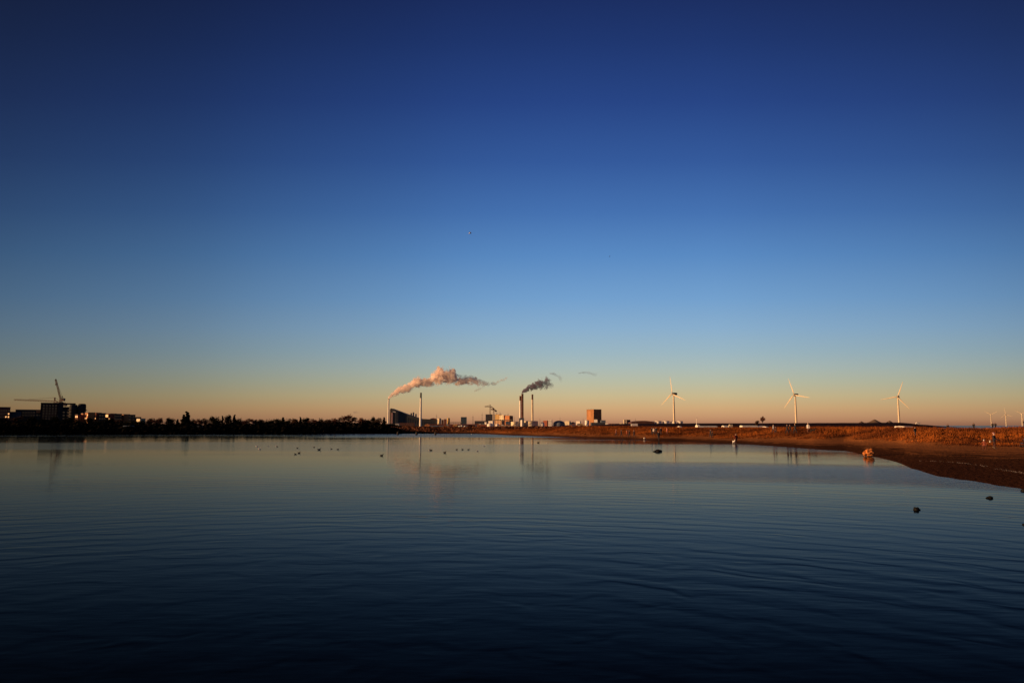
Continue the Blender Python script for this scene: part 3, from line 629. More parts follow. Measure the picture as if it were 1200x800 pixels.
# tents and vehicles on the flat behind the dunes
def tent(label, x0, x1, yt, yb, D, m=CANV, name='marquee', cat='tent', group='long pale tents behind the dunes'):
    X0, X1 = span(x0, x1, D); zb, z1 = zt(yb, D), zt(yt, D); c = Vector(((X0 + X1) / 2, D, zb)); t_ = thing(name, label, cat, c, group)
    hh = z1 - zb; MB().box(X0, X1, D, D + 8, zb - 1.5, zb + hh * .6).build('wall', m, t_)
    n_ = max(1, int((X1 - X0) / 5))
    for i in range(n_):
        a0 = X0 + (X1 - X0) * i / n_; a1 = X0 + (X1 - X0) * (i + 1) / n_ - .05
        MB().add if False else None
        q = MB(); q.add([(a0, D - .2, zb + hh * .6 + .02), (a1, D - .2, zb + hh * .6 + .02), (a1, D + 8.2, zb + hh * .6 + .02), (a0, D + 8.2, zb + hh * .6 + .02), (a0, D + 4, z1), (a1, D + 4, z1)], [(0, 1, 5, 4), (2, 3, 4, 5), (0, 4, 3), (1, 2, 5), (0, 3, 2, 1)]); q.build('roof', m, t_)
    return t_
def campervan(label, x0, x1, yt, yb, D, m=WHITE):
    X0, X1 = span(x0, x1, D); zb, z1 = zt(yb, D), zt(yt, D); c = Vector(((X0 + X1) / 2, D, zb)); w = X1 - X0; hh = z1 - zb
    t_ = thing('campervan', label, 'van', c)
    MB().prism([(X0, zb + .3), (X1, zb + .3), (X1, z1 - .15), (X1 - .2, z1), (X0 + w * .22, z1), (X0 + w * .16, zb + hh * .62), (X0, zb + hh * .5)], D, D + 2).build('body', m, t_)
    for xx in (X0 + w * .2, X1 - w * .2):
        MB().tube([(xx, D - .08, zb + .3), (xx, D + .2, zb + .3)], .34, 14).build('wheel', DARKC, t_)
    MB().box(X0 + w * .5, X0 + w * .8, D - .04, D + .02, zb + hh * .55, zb + hh * .8).build('window', GLASS, t_)
tent('pale tent with a taller left end, below the thin white pole', 820.5, 841, 498.7, 500.6, 600)
tent('tall pale entrance tent at the left end of the long tent', 817.6, 820.6, 497.3, 500.8, 590)
tent('pale cream tent with a peaked right half, between the long tents', 848.6, 853.8, 498.4, 500.4, 600)
campervan('cream campervan parked right of the peaked pale tent', 854.0, 858.6, 497.2, 500.8, 560, CREAM)
tent('long thin white tent left of the lone tree', 870, 888.4, 498.2, 499.9, 620)
tent('short white tent just in front of the lone tree', 889, 896.2, 498.6, 500.2, 620, WHITE)
tent('tiny white tent right of the lone tree', 897.6, 900.6, 499.4, 500.6, 560, WHITE)
tent('tiny white tent alone on the dune right of the tank row', 797.0, 799.2, 499.0, 501.2, 420, WHITE)
p = P(816.2, 489.6, 900); c = Vector((p.x, 900, 2)); t_ = thing('lamp_mast', 'thin white pole standing above the long pale tent', 'lamp mast', c)
MB().tube([c, (p.x, 900, p.z)], [.45, .25], 8).build('pole', WHITE, t_); MB().box(p.x - 1, p.x + 1, 899.6, 900.4, p.z + .02, p.z + .4).build('lamp_head', WHITE, t_)
campervan('white trailer van half hidden at the right end of the embankment', 1073.6, 1078.8, 494.6, 496.6, 1140)
tent('thin white awning low on the dune right of the third turbine', 1060, 1070, 499.0, 499.8, 300, WHITE)
campervan('small white van by the water left of the sloping plant', 430.6, 434.6, 503.6, 505.6, 400)
campervan('small white van by the water, right one of the two left of the plant', 441.6, 445.2, 503.7, 505.5, 400)
campervan('small white van at the foot of the blue grey dome', 648.6, 651.0, 500.6, 502.6, 420)

# lattice cranes
def lattice(m_, a, b, w, n, r_=.12):
    a, b = Vector(a), Vector(b); d = (b - a).normalized(); s_ = d.cross(Vector((0, 1, 0))).normalized() * w / 2; q = Vector((0, 1, 0)) * w / 2
    cs = [s_ + q, s_ - q, -s_ - q, -s_ + q]
    for k in cs: m_.tube([a + k, b + k], r_, 4)
    for i in range(n):
        p0 = a.lerp(b, i / n); p1 = a.lerp(b, (i + 1) / n)
        for j in range(4): m_.tube([p0 + cs[j], p1 + cs[(j + 1) % 4]], r_ * .6, 3)
D = 1000
def tower_crane(label, xm, ym, xj, yj, xc, yc, ypk, D, w=1.6, r_=.15, group='tower cranes'):
    top = P(xm, ym, D); c = Vector((top.x, D, GZ)); t_ = thing('tower_crane', label, 'crane', c, group)
    m_ = MB(); lattice(m_, c, top, w, 12, r_); m_.build('mast', CRANE, t_)
    je = P(xj, yj, D); ce = P(xc, yc, D)
    m_ = MB(); lattice(m_, top + Vector((0, 0, w * .6)), je, w * .7, 16, r_); m_.build('jib', CRANE, t_)
    m_ = MB(); lattice(m_, top + Vector((0, 0, w * .6)), ce, w * .7, 5, r_); m_.build('counter_jib', CRANE, t_)
    MB().box(ce.x - 1.5 * w * .7, ce.x + 1.5 * w * .7, D - w * .6, D + w * .6, ce.z - 1.8 * w, ce.z - w * .3).build('counterweight', DGREY, t_)
    pk = P(xm, ypk, D); m_ = MB(); lattice(m_, top + Vector((0, 0, w * .6)), pk, w * .5, 4, r_); m_.build('peak', CRANE, t_)
    m_ = MB(); m_.tube([pk, top.lerp(je, .65) + Vector((0, 0, w * .8))], r_ * .6, 4); m_.tube([pk, ce], r_ * .6, 4); m_.build('tie_rod', CRANE, t_)
    MB().box(top.x + w * .6, top.x + w * 1.4, D - w * .5, D + w * .5, top.z - w * .9, top.z + w * .4).build('cab', CREAM, t_)
tower_crane('tower crane with a very long horizontal jib pointing left over the dark towers', 64.2, 471.0, 16.8, 468.2, 76.5, 472.6, 465.6, 1050, 2.0, .22)
tower_crane('tower crane with a jib to the left above the tall dark factory block', 574.3, 476.8, 568.0, 476.2, 578.4, 478.2, 474.0, 2900, 3.2, .5)
tower_crane('shorter tower crane in front of the narrow cream tower', 578.6, 480.6, 574.8, 479.4, 581.2, 480.4, 478.0, 2800, 3.2, .5)
# luffing crane
D = 1050
top = P(71.3, 469.8, D); c = Vector((top.x, D, GZ)); t_ = thing('luffing_crane', 'luffing crane with its jib raised steeply over the dark towers', 'crane', c, 'tower cranes')
m_ = MB(); lattice(m_, c, top, 2.2, 12, .25); m_.build('mast', CRANE, t_)
je = P(65.3, 444.6, D); m_ = MB(); lattice(m_, top + Vector((0, 0, 1)), je, 1.5, 16, .22); m_.build('jib', CRANE, t_)
pk = P(72.7, 463.4, D); m_ = MB(); m_.tube([top + Vector((1.2, 0, .5)), pk], .35, 5); m_.tube([top + Vector((4.5, 0, .5)), pk], .3, 5); m_.build('a_frame', CRANE, t_)
MB().box(top.x - 1.5, top.x + 5, D - 1.6, D + 1.6, top.z + .05, top.z + 1.6).build('counter_deck', CRANE, t_)
MB().box(top.x + 2.6, top.x + 5, D - 1.8, D + 1.8, top.z + 1.62, top.z + 3.8).build('counterweight', DGREY, t_)
m_ = MB(); m_.tube([pk, je], .12, 4); hk = P(65.4, 450.2, D); m_.tube([je, hk], .12, 4); m_.build('cable', DGREY, t_)
MB().ball(hk, (1.0, .8, 1.3), 8, 6).build('hook_block', DGREY, t_); MB().ball(je, (.9, .7, .9), 8, 6).build('jib_head', DGREY, t_)

# the dark flats on the left
D = 1000
def facade_windows(t_, x0, x1, y0, y1, nx, ny, D, lit=(), m=GLASS, off=.06):  # lit: window cells that get the sun glint panes
    k = 0
    for i in range(nx):
        for j in range(ny):
            xa = x0 + (x1 - x0) * (i + .25) / nx; xb = x0 + (x1 - x0) * (i + .75) / nx
            ya = y0 + (y1 - y0) * (j + .3) / ny; yb = y0 + (y1 - y0) * (j + .75) / ny
            X0, X1 = span(xa, xb, D); MB().box(X0, X1, D - off, D + .05, zt(yb, D), zt(ya, D)).build('window', GLINTWIN if (i, j) in lit else m, t_)
def flat_box(t_, nm, x0, x1, yt, yb, D, dep, m, dy=0):
    X0, X1 = span(x0, x1, D); MB().box(X0, X1, D + dy, D + dy + dep, zt(yb, D), zt(yt, D)).build(nm, m, t_)
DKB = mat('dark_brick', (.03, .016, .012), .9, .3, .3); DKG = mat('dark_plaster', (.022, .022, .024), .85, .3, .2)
GF = 'flats on the left shore'
X0, X1 = span(44, 64, D)
t_ = thing('apartment_block', 'tallest square dark apartment block below the long crane jib', 'apartment block', ((X0 + X1) / 2, D + 10, GZ), GF)
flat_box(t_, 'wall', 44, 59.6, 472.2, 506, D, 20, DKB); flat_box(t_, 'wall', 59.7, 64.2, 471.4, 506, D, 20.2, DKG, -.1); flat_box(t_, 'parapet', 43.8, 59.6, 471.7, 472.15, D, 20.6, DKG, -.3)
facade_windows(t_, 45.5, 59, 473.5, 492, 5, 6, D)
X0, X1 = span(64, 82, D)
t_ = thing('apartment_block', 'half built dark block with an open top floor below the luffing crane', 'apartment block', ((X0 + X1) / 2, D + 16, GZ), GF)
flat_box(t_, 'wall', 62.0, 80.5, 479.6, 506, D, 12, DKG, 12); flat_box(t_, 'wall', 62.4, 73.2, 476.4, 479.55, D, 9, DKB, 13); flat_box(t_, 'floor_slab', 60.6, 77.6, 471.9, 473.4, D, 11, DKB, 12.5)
for x in (64, 68, 72.6, 76.4): flat_box(t_, 'column', x, x + .35, 473.45, 479.5, D, .6, DKG, 13.5)
facade_windows(t_, 64, 79, 481, 492, 4, 3, D + 11.9)
# round cornered silo flats
X0, X1 = span(80, 95.4, D); rr_ = (X1 - X0) / 4; cz = zt(472.6, D) - GZ
t_ = thing('silo_flats', 'dark rounded twin silo flats with ringed balconies right of the cranes', 'apartment block', ((X0 + X1) / 2, D + rr_, GZ), GF)
for q, (cx_, dz) in enumerate(((X0 + rr_, -1.3), (X1 - rr_, 0))):
    c = (cx_, D + rr_ + 2, GZ); hh = cz + dz
    MB().lathe(c, [(rr_, -1), (rr_, hh - 3), (rr_ * .94, hh - 1.2), (rr_ * .72, hh - .2), (.1, hh)], 28).build('wall', DKG, t_, smooth=True)
    for j in range(6):
        z = 3 + j * 3.6; MB().lathe(c, [(rr_ + .02, z), (rr_ + 1.1, z + .05), (rr_ + 1.1, z + 1.0), (rr_ + .02, z + 1.02)], 28, cap=False).build('balcony', DKB, t_)
t_ = block('apartment_block', 'low dark apartment block with sun-glinting windows at its right end', 'apartment block', 17, 43.4, 480.1, 1000, DKG, 16, GF)
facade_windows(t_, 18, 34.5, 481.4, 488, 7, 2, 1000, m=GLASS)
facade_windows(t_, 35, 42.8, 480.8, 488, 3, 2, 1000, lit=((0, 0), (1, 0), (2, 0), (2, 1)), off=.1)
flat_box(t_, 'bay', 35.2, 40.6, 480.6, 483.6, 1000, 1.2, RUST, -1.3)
block('boat_shed', 'low dark shed with a sloped roof at the far left shore', 'shed', 2.4, 16.6, 482.6, 980, mat('shaded_white_wall', (.05, .06, .08), .8, .2, .3), 16, None, roof=DGREY)  # white wall whose shade is put into the base colour
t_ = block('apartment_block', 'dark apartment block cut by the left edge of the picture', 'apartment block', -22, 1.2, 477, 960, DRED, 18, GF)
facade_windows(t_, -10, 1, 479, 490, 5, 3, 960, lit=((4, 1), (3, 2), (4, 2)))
rows = [(88.2, 93.4, 486.0, DRED, 'small house with sun-glinting windows at the right foot of the silo flats', -30, 2, ((0, 0), (1, 0))), (95.4, 99.2, 484.4, RUST, 'narrow orange lit house right of the silo flats', -30, 2, ((0, 1), (1, 0))), (99.4, 105.6, 483.4, RUST, 'orange house with bright windows, highest of the terrace right of the silo flats', -32, 3, ((0, 1), (2, 0), (1, 1))),
        (105.8, 113.2, 483.6, REDB, 'red brick house with pale windows right of the highest terrace house', -12, 4, ((0, 1), (3, 1))), (113.4, 120.8, 484.2, DKG, 'dark teal house in the middle of the shore terrace', 28, 3, ()), (121.0, 131.2, 484.6, REDB, 'orange brick house with one sun-glinting window in the shore terrace', -20, 3, ((2, 1),)),
        (131.8, 139.4, 485.0, DKG, 'black walled house right of the glinting window house', 28, 3, ()), (139.2, 146.6, 485.4, RUST, 'dull orange house between two dark houses of the terrace', -22, 3, ((1, 1),)), (148.2, 155.4, 486.0, DKG, 'dark square house near the right end of the terrace', 28, 2, ()), (155.8, 160.2, 488.8, REDB, 'low red brown house at the right end of the terrace', -15, 1, ())]
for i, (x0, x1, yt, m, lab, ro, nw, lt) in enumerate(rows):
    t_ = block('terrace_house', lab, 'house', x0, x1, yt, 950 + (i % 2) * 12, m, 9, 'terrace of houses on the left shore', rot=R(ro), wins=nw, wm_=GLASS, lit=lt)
    if lab.startswith('orange brick house'): flat_box(t_, 'sun_glint_window', 123.6, 126.4, 485.6, 488.6, 945, .3, GLINTWIN, -1)  # glowing pane added as a sun glint
block('summer_house', 'low cabin with a glowing front at the left end of the wood', 'cabin', 159.6, 166.8, 490.6, 800, GLINTWIN if False else CREAM, 6, None, rot=R(-33), roof=DGREY)
block('boathouse', 'low pale blue roofed boathouse under the conifer', 'boathouse', 226, 235, 500.2, 420, DGREY, 5, None, roof=BLUEG)
block('boathouse', 'low pale boathouse on the shore below the terrace', 'boathouse', 113, 123.4, 501.6, 390, DGREY, 4, None, roof=CONC)
block('boathouse', 'low dark boathouse on the shore under the last terrace houses', 'boathouse', 145, 152, 499.6, 390, DGREY, 4, None, roof=BLUEG)
block('hut', 'dark red hut on the shore under the wood', 'hut', 325.5, 332.5, 502.6, 350, REDB, 3, None, roof=REDB, gable=True, rise=.6)

for o in list(S.objects):
    if o.parent is None and (o.get('group') == GF or o.name.startswith('boat_shed')):
        o.rotation_euler = (0, 0, -math.atan2(o.location.x, o.location.y)); o.scale = (1.13, 1, 1)

# ------------------------------------------------------------------ trees
def leaf_tree(name, seed, kind):
    """crown of a 10 m tree at the origin; returns a thing with trunk, crown"""
    rnd = random.Random(seed); t_ = thing(name, 'x', 'tree', (0, 0, 0)); m = MB()
    m.tube([(0, 0, -1.2), (.1, 0, 2.5), (0, .1, 5), (.1, 0, 7.5)], [.3, .22, .15, .05], 7)
    crown = MB(); blobs = []
    if kind == 'conifer':
        for i in range(15): z = 1.2 + i * .6; blobs.append((rnd.gauss(0, .25), rnd.gauss(0, .25), z, max(.25, 2.0 * (1 - i / 15.5)), .9))
    else:
        for i in range(17):
            a = rnd.uniform(0, 6.28); q = rnd.random() ** .5; z = rnd.uniform(2.2, 8.9); w = 3.1 * math.sin(math.pi * min(1, max(.1, (z - .5) / 10)))
            blobs.append((q * w * math.cos(a), q * w * math.sin(a), z, rnd.uniform(1.5, 2.4), rnd.uniform(.8, 1.1)))
    for (x, y, z, r_, rz) in blobs:
        if kind != 'conifer': m.tube([(0, 0, max(1.5, z - 2.5)), (x * .5, y * .5, z - .9), (x, y, z)], [.12, .08, .03], 4)
        for k in range(80 if kind != 'conifer' else 90):
            d = Vector((rnd.gauss(0, 1), rnd.gauss(0, 1), rnd.gauss(0, 1))).normalized() * (rnd.random() ** .4)
            p = Vector((x + d.x * r_, y + d.y * r_, z + d.z * r_ * rz)); s_ = rnd.uniform(.25, .5)
            u = Vector((rnd.gauss(0, 1), rnd.gauss(0, 1), rnd.gauss(0, 1))).normalized() * s_; v = u.orthogonal().normalized() * s_ * .7
            crown.add([p - u, p + v, p + u, p - v], [(0, 1, 2, 3)])
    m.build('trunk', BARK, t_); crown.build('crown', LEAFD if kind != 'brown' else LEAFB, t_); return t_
def bare_tree(name, seed, pale=False, spread=1.0):
    rnd = random.Random(seed); t_ = thing(name, 'x', 'tree', (0, 0, 0)); m = MB(); tw = MB()
    def grow(p, d, ln, r_, lev):
        q = p + d * ln * .5 + Vector((rnd.gauss(0, .05), rnd.gauss(0, .05), 0)) * ln; e = q + d * ln * .5
        (m if lev < 3 else tw).tube([p, q, e], [max(r_, .07), max(.06, r_ * .8), max(.05, r_ * .6)], 5 if lev < 2 else 3)
        if lev == 5: return
        n_ = 4 if lev < 4 else 5
        for i in range(n_):
            dd = (d + Vector((rnd.gauss(0, .5 * spread), rnd.gauss(0, .5 * spread), rnd.uniform(-.1, .35)))).normalized()
            grow(p.lerp(e, rnd.uniform(.45, 1)), dd, ln * rnd.uniform(.6, .8), r_ * .55, lev + 1)
    grow(Vector((0, 0, -.5)), Vector((0, 0, 1)), 3.6, .26, 0)
    top = max(v.z for v in tw.v)
    for mm_ in (m, tw):
        for v in mm_.v: v *= 10 / top if v.z > 0 else 1
    m.build('trunk', BIRCH if pale else BARK, t_); tw.build('crown', TWIG, t_); return t_
protos = {'con': leaf_tree('conifer', 1, 'conifer'), 'bush': leaf_tree('broadleaf_tree', 2, 'green'), 'bush2': leaf_tree('broadleaf_tree', 3, 'green'), 'brown': leaf_tree('broadleaf_tree', 4, 'brown'),
          'bare': bare_tree('bare_tree', 5), 'bare2': bare_tree('bare_tree', 6, False, 1.3), 'birch': bare_tree('birch_tree', 7, True)}
used = set()
def tree(kind, x, yt, D, wpx, label, group=None, rz=None):
    o = protos[kind]
    if kind in used: o = copy_tree(o)
    used.add(kind)
    p = P(x, yt, D); g_ = gz(p.x, D); h_ = p.z - g_; sc = h_ / 9.6
    natw = {'con': 3.6, 'bush': 7.2, 'bush2': 7.2, 'brown': 7.2, 'bare': 7, 'bare2': 9, 'birch': 7}[kind]
    sw = (wpx * D / F) / natw
    o.location = (p.x, D, g_); o.scale = (sw, sw, sc); o.rotation_euler = (0, 0, rz if rz is not None else random.uniform(0, 6.28))
    o['label'] = label
    if group: o['group'] = group
    elif 'group' in o.keys(): del o['group']
    return o
ORD = ['first', 'second', 'third', 'fourth', 'fifth', 'sixth', 'seventh', 'eighth', 'ninth', 'tenth', 'eleventh', 'twelfth', 'thirteenth', 'fourteenth', 'fifteenth', 'sixteenth', 'seventeenth', 'eighteenth', 'nineteenth', 'twentieth', 'twenty-first', 'twenty-second', 'twenty-third', 'twenty-fourth', 'twenty-fifth', 'twenty-sixth', 'twenty-seventh', 'twenty-eighth', 'twenty-ninth', 'thirtieth']
kw = {'con': 'pointed dark conifer', 'bush': 'bushy dark tree', 'bush2': 'rounded dark tree', 'brown': 'dull brown tree', 'bare': 'bare leafless tree', 'bare2': 'spreading bare tree', 'birch': 'pale stemmed bare tree'}
left = [(168, 491.4, 'bush', 10), (177, 490.8, 'brown', 10), (188, 489.6, 'bare', 12), (200, 490.6, 'bush2', 11), (208, 491.4, 'con', 7)]
right = [(226, 490.0, 'bush', 9), (233, 490.6, 'bare', 9), (240, 490.8, 'brown', 8), (248, 488.8, 'bush2', 10), (255, 487.9, 'bush', 9), (261, 487.6, 'con', 6), (267, 487.4, 'bush2', 9), (275, 486.3, 'con', 7), (281, 489.6, 'bush', 9), (289, 491.4, 'bare', 9),
         (298, 490.4, 'birch', 13), (306, 492.0, 'brown', 9), (316, 490.8, 'bush', 14), (326, 491.5, 'bush2', 9), (332, 489.3, 'con', 9), (337, 490.2, 'bush', 8), (345, 491.2, 'brown', 11), (352, 488.9, 'con', 6), (358, 490.4, 'bush2', 11), (367, 490.6, 'bare', 10),
         (375.5, 489.7, 'bush', 7), (384, 492, 'brown', 11), (393, 490, 'bare', 14), (423, 489.4, 'bare', 10), (430, 490.8, 'bush', 10), (437, 489.3, 'bush2', 8), (444, 490.4, 'brown', 9), (450, 489.2, 'con', 7)]
GW = 'trees of the shore wood on the left'
for i, (x, y, k, w) in enumerate(left): tree(k, x, y, random.uniform(480, 600), w, kw[k] + ', ' + ORD[len(left) - 1 - i] + ' tree left of the tall conifer in the shore wood', GW)
tree('con', 219.5, 482.6, 520, 12, 'tallest pointed conifer rising above the left shore wood', GW)
tree('con', 215.8, 486.2, 525, 9.5, 'shorter conifer leaning close against the left side of the tallest conifer', GW)
tree('bare2', 408.5, 485.2, 560, 27, 'largest spreading bare tree with a reddish crown in the shore wood', GW)
for i, (x, y, k, w) in enumerate(right): tree(k, x, y, random.uniform(480, 600), w, kw[k] + ', ' + ORD[i] + ' tree right of the tall conifer in the shore wood', GW)
for i, (x, y, k, w) in enumerate([(5, 489, 'bush', 14), (22, 488.5, 'brown', 15), (36, 489, 'bush2', 15), (50, 490, 'bush', 15), (64, 489, 'bush2', 14), (79, 488.5, 'bush', 14), (92, 491, 'brown', 12), (104, 490.6, 'bush2', 13), (116, 491.4, 'bush', 13), (128, 491, 'bush2', 13), (140, 492, 'brown', 12), (151, 492.5, 'bush', 12), (160, 494, 'bush2', 9)]):
    tree(k, x, y, random.uniform(600, 700), w, kw[k] + ', ' + ORD[i] + ' from the left edge in front of the flats', 'trees before the flats')
tree('bare', 893.4, 487.6, 1080, 5.2, 'lone bare tree standing up on the embankment behind the tents', rz=1)
tree('brown', 887.6, 493.0, 1080, 5, 'low round shrub on the embankment left of the lone tree', rz=1)
for i, (x, y, k, w, lab) in enumerate([(461, 497.4, 'bush', 9, 'low dark tree in front of the left end of the sloping plant'), (471, 498.6, 'brown', 9, 'low brown tree in front of the long brown shed'), (479, 498.8, 'bush2', 8, 'low dark tree before the middle of the sloping plant'), (488, 499.2, 'bush', 8, 'low dark tree left of the foot of the lone white chimney'),
        (552, 498, 'brown', 8, 'low brown tree beside the mast left of the dark grey hall'), (604, 500.4, 'bush', 9, 'low dark tree below the short cream tank'), (614, 500, 'bush2', 10, 'low dark tree below the smoking chimney pair'), (636, 499.4, 'brown', 10, 'low brown tree below the white cube building')]):
    tree(k, x, y, 700 if x < 500 else 420, w, lab, 'low trees on the harbour shore')
# undergrowth of the wood: one mass nobody could count
mb = MB(); rnd = random.Random(21)
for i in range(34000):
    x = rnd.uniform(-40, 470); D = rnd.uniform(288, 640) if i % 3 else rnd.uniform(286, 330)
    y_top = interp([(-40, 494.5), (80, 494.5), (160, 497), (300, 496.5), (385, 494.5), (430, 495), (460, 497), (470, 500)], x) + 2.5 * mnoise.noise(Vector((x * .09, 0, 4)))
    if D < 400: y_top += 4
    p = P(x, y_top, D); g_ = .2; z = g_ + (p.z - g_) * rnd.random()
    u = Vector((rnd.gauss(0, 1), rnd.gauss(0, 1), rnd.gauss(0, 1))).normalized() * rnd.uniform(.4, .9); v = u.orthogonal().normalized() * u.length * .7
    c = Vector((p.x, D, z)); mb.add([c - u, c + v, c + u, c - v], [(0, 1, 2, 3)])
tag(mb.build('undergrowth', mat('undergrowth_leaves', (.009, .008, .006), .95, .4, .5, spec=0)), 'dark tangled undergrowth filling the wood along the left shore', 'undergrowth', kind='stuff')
mb = MB()
for i in range(6000):
    x = rnd.uniform(455, 690); D = rnd.uniform(300, 520); p = P(x, 499.6 + 1.2 * mnoise.noise(Vector((x * .06, 0, 8))), D); g_ = max(.2, gz(p.x, D)); z = g_ + max(.3, (p.z - g_)) * rnd.random()
    u = Vector((rnd.gauss(0, 1), rnd.gauss(0, 1), rnd.gauss(0, 1))).normalized() * rnd.uniform(.2, .5); v = u.orthogonal().normalized() * u.length * .7
    c = Vector((p.x, D, z)); mb.add([c - u, c + v, c + u, c - v], [(0, 1, 2, 3)])
tag(mb.build('scrub', mat('red_brown_scrub', (.17, .055, .02), .95, .5, .06)), 'low red brown scrub on the far shore below the harbour', 'scrub', kind='stuff')

# ------------------------------------------------------------------ smoke
def plume(label, name, D, pts, dens, albedo, namp=1.6, nsc=.06, origin=None, aniso=.2, hull=1.35, depth=1.0):
    k = D / F; xs_ = [P(a[0], 450, D).x for a in pts]; zc = [(zt(a[1], D) + zt(a[2], D)) / 2 for a in pts]; rs_ = [max(1.2, (zt(a[1], D) - zt(a[2], D)) / 2 * 1.12) for a in pts]
    x0, x1 = xs_[0], xs_[-1]; z0 = min(zc) - 1; zs = max(zc) - z0 + 1; rm = max(rs_) * 1.02
    m_ = MB(); n_ = 18; K = 60; vs = []; fs = []
    tX = list(zip(xs_, zc)); tR = list(zip(xs_, rs_))
    for i in range(K + 1):
        x = x0 + (x1 - x0) * i / K; c = interp(tX, x); r_ = interp(tR, x) * hull
        if i in (0, K): r_ *= .5
        for j in range(n_): a = 2 * math.pi * j / n_; vs.append((x, D + r_ * depth * math.cos(a), c + r_ * math.sin(a)))
    for i in range(K):
        for j in range(n_): q = (j + 1) % n_; fs.append((i * n_ + j, i * n_ + q, (i + 1) * n_ + q, (i + 1) * n_ + j))
    fs.append(tuple(range(n_ - 1, -1, -1))); fs.append(tuple(K * n_ + j for j in range(n_))); m_.add(vs, fs)
    m = bpy.data.materials.new(name); m.use_nodes = True; tt = m.node_tree; tt.nodes.clear()
    def nn(kd, **kk):
        n = tt.nodes.new(kd)
        for q, w in kk.items(): setattr(n, q, w)
        return n
    def M_(*a, **b): return mth(*a, nt_=tt, **b)
    tc_ = nn('ShaderNodeTexCoord'); s_ = nn('ShaderNodeSeparateXYZ'); tt.links.new(tc_.outputs['Object'], s_.inputs[0])
    u = M_('DIVIDE', s_.outputs['X'], x1 - x0, clamp=True)
    def curve(vals):
        c = nn('ShaderNodeFloatCurve'); cv = c.mapping.curves[0]
        us = [(x - x0) / (x1 - x0) for x in xs_]
        cv.points[0].location = (0, vals[0]); cv.points[1].location = (1, vals[-1])
        for a, b_ in list(zip(us, vals))[1:-1]: cv.points.new(a, b_)
        for q in cv.points: q.handle_type = 'AUTO_CLAMPED'
        c.mapping.update(); tt.links.new(u, c.inputs['Value']); return c.outputs[0]
    zc_ = M_('MULTIPLY_ADD', curve([(z - z0) / zs for z in zc]), zs, z0 - zc[0])
    rc_ = M_('MULTIPLY', curve([r / rm for r in rs_]), rm)
    dz = M_('SUBTRACT', s_.outputs['Z'], zc_); dy = M_('DIVIDE', s_.outputs['Y'], depth)
    dd = M_('DIVIDE', M_('SQRT', M_('ADD', M_('MULTIPLY', dz, dz), M_('MULTIPLY', dy, dy))), rc_)
    nz = nn('ShaderNodeTexNoise'); nz.inputs['Scale'].default_value = nsc; nz.inputs['Detail'].default_value = 4.5; nz.inputs['Roughness'].default_value = .6; tt.links.new(tc_.outputs['Object'], nz.inputs['Vector'])
    v = M_('ADD', M_('SUBTRACT', .82, dd), M_('MULTIPLY', M_('SUBTRACT', nz.outputs['Fac'], .5), M_('MULTIPLY', M_('MULTIPLY_ADD', u, 1.5, .35), namp)))
    v = M_('MULTIPLY', M_('MULTIPLY', v, 6, clamp=True), dens)
    thin = M_('POWER', M_('MULTIPLY_ADD', u, -.85, 1.0), 1.4); v = M_('MULTIPLY', v, thin)
    pv = nn('ShaderNodeVolumePrincipled'); pv.inputs['Color'].default_value = albedo + (1,); pv.inputs['Anisotropy'].default_value = aniso
    tt.links.new(v, pv.inputs['Density']); o_ = nn('ShaderNodeOutputMaterial'); tt.links.new(pv.outputs[0], o_.inputs['Volume'])
    ob = m_.build(name, m, loc=(x0, D, zc[0])); tag(ob, label, 'smoke', 'smoke and steam plumes'); return ob
STEAM = (.99, .90, .85)
plume('long billowing pink and cream steam plume rising right from the slim white chimney', 'steam_plume', 3190,
      [(455.0, 465.4, 468), (457, 462.4, 467.5), (460, 458.6, 465.4), (469.3, 452.0, 461.7), (480, 448, 459), (490.7, 440.5, 454), (500, 443, 453.5), (506.7, 437.5, 452.3), (517.3, 430.3, 449), (523, 434, 448.5), (529, 430.5, 448.8), (534, 436, 450.4), (538.7, 441.5, 451.9), (544, 441, 450.8), (553, 440.6, 450.3), (564, 445.6, 451.9), (573.3, 447.6, 452), (584, 445.2, 449.4), (594.7, 440.8, 443.9)],
      .4, STEAM, 3.0, .055, aniso=0)
plume('small wisp of grey steam hanging below the tail of the long pink plume', 'steam_wisp', 3190, [(556, 457, 459.4), (560, 454.5, 458), (565, 452.2, 455.6), (569, 451, 453)], .06, (.6, .55, .55), 1.8, .09)
SMK = (.30, .27, .38)
plume('dark purple grey smoke plume drifting right from the brown chimney', 'smoke_plume', 3050,
      [(611.3, 458.8, 461.6), (614, 455.0, 460.4), (620, 451.0, 457.6), (626, 448.5, 456.2), (633, 444.6, 455.2), (637, 445.0, 454.6), (640, 442.8, 453.9), (645, 445.6, 453.4), (649, 450.4, 454.0)], .3, SMK, 4.2, .085, aniso=0)
plume('detached scrap of grey smoke just right of the dark plume', 'smoke_wisp', 3050, [(644, 436.4, 438.4), (650, 436.8, 440), (654, 438.6, 442.6), (657, 439.6, 447), (659, 442, 446)], .08, SMK, 2.2, .08, aniso=0)
plume('farther small scrap of grey smoke drifting alone to the right', 'smoke_wisp', 3050, [(678, 436.4, 438), (685, 435.2, 437.6), (690.5, 435.4, 438.2), (696, 436.4, 440.6), (700, 436.6, 440.6)], .08, SMK, 2.0, .08, aniso=0)
plume('tiny puff of smoke above the largest bare tree on the left', 'smoke_wisp', 2500, [(415, 481.6, 484.6), (418, 481, 484.6), (421, 482, 484), (424, 481.2, 483.2)], .05, SMK, 2.0, .1, aniso=0)

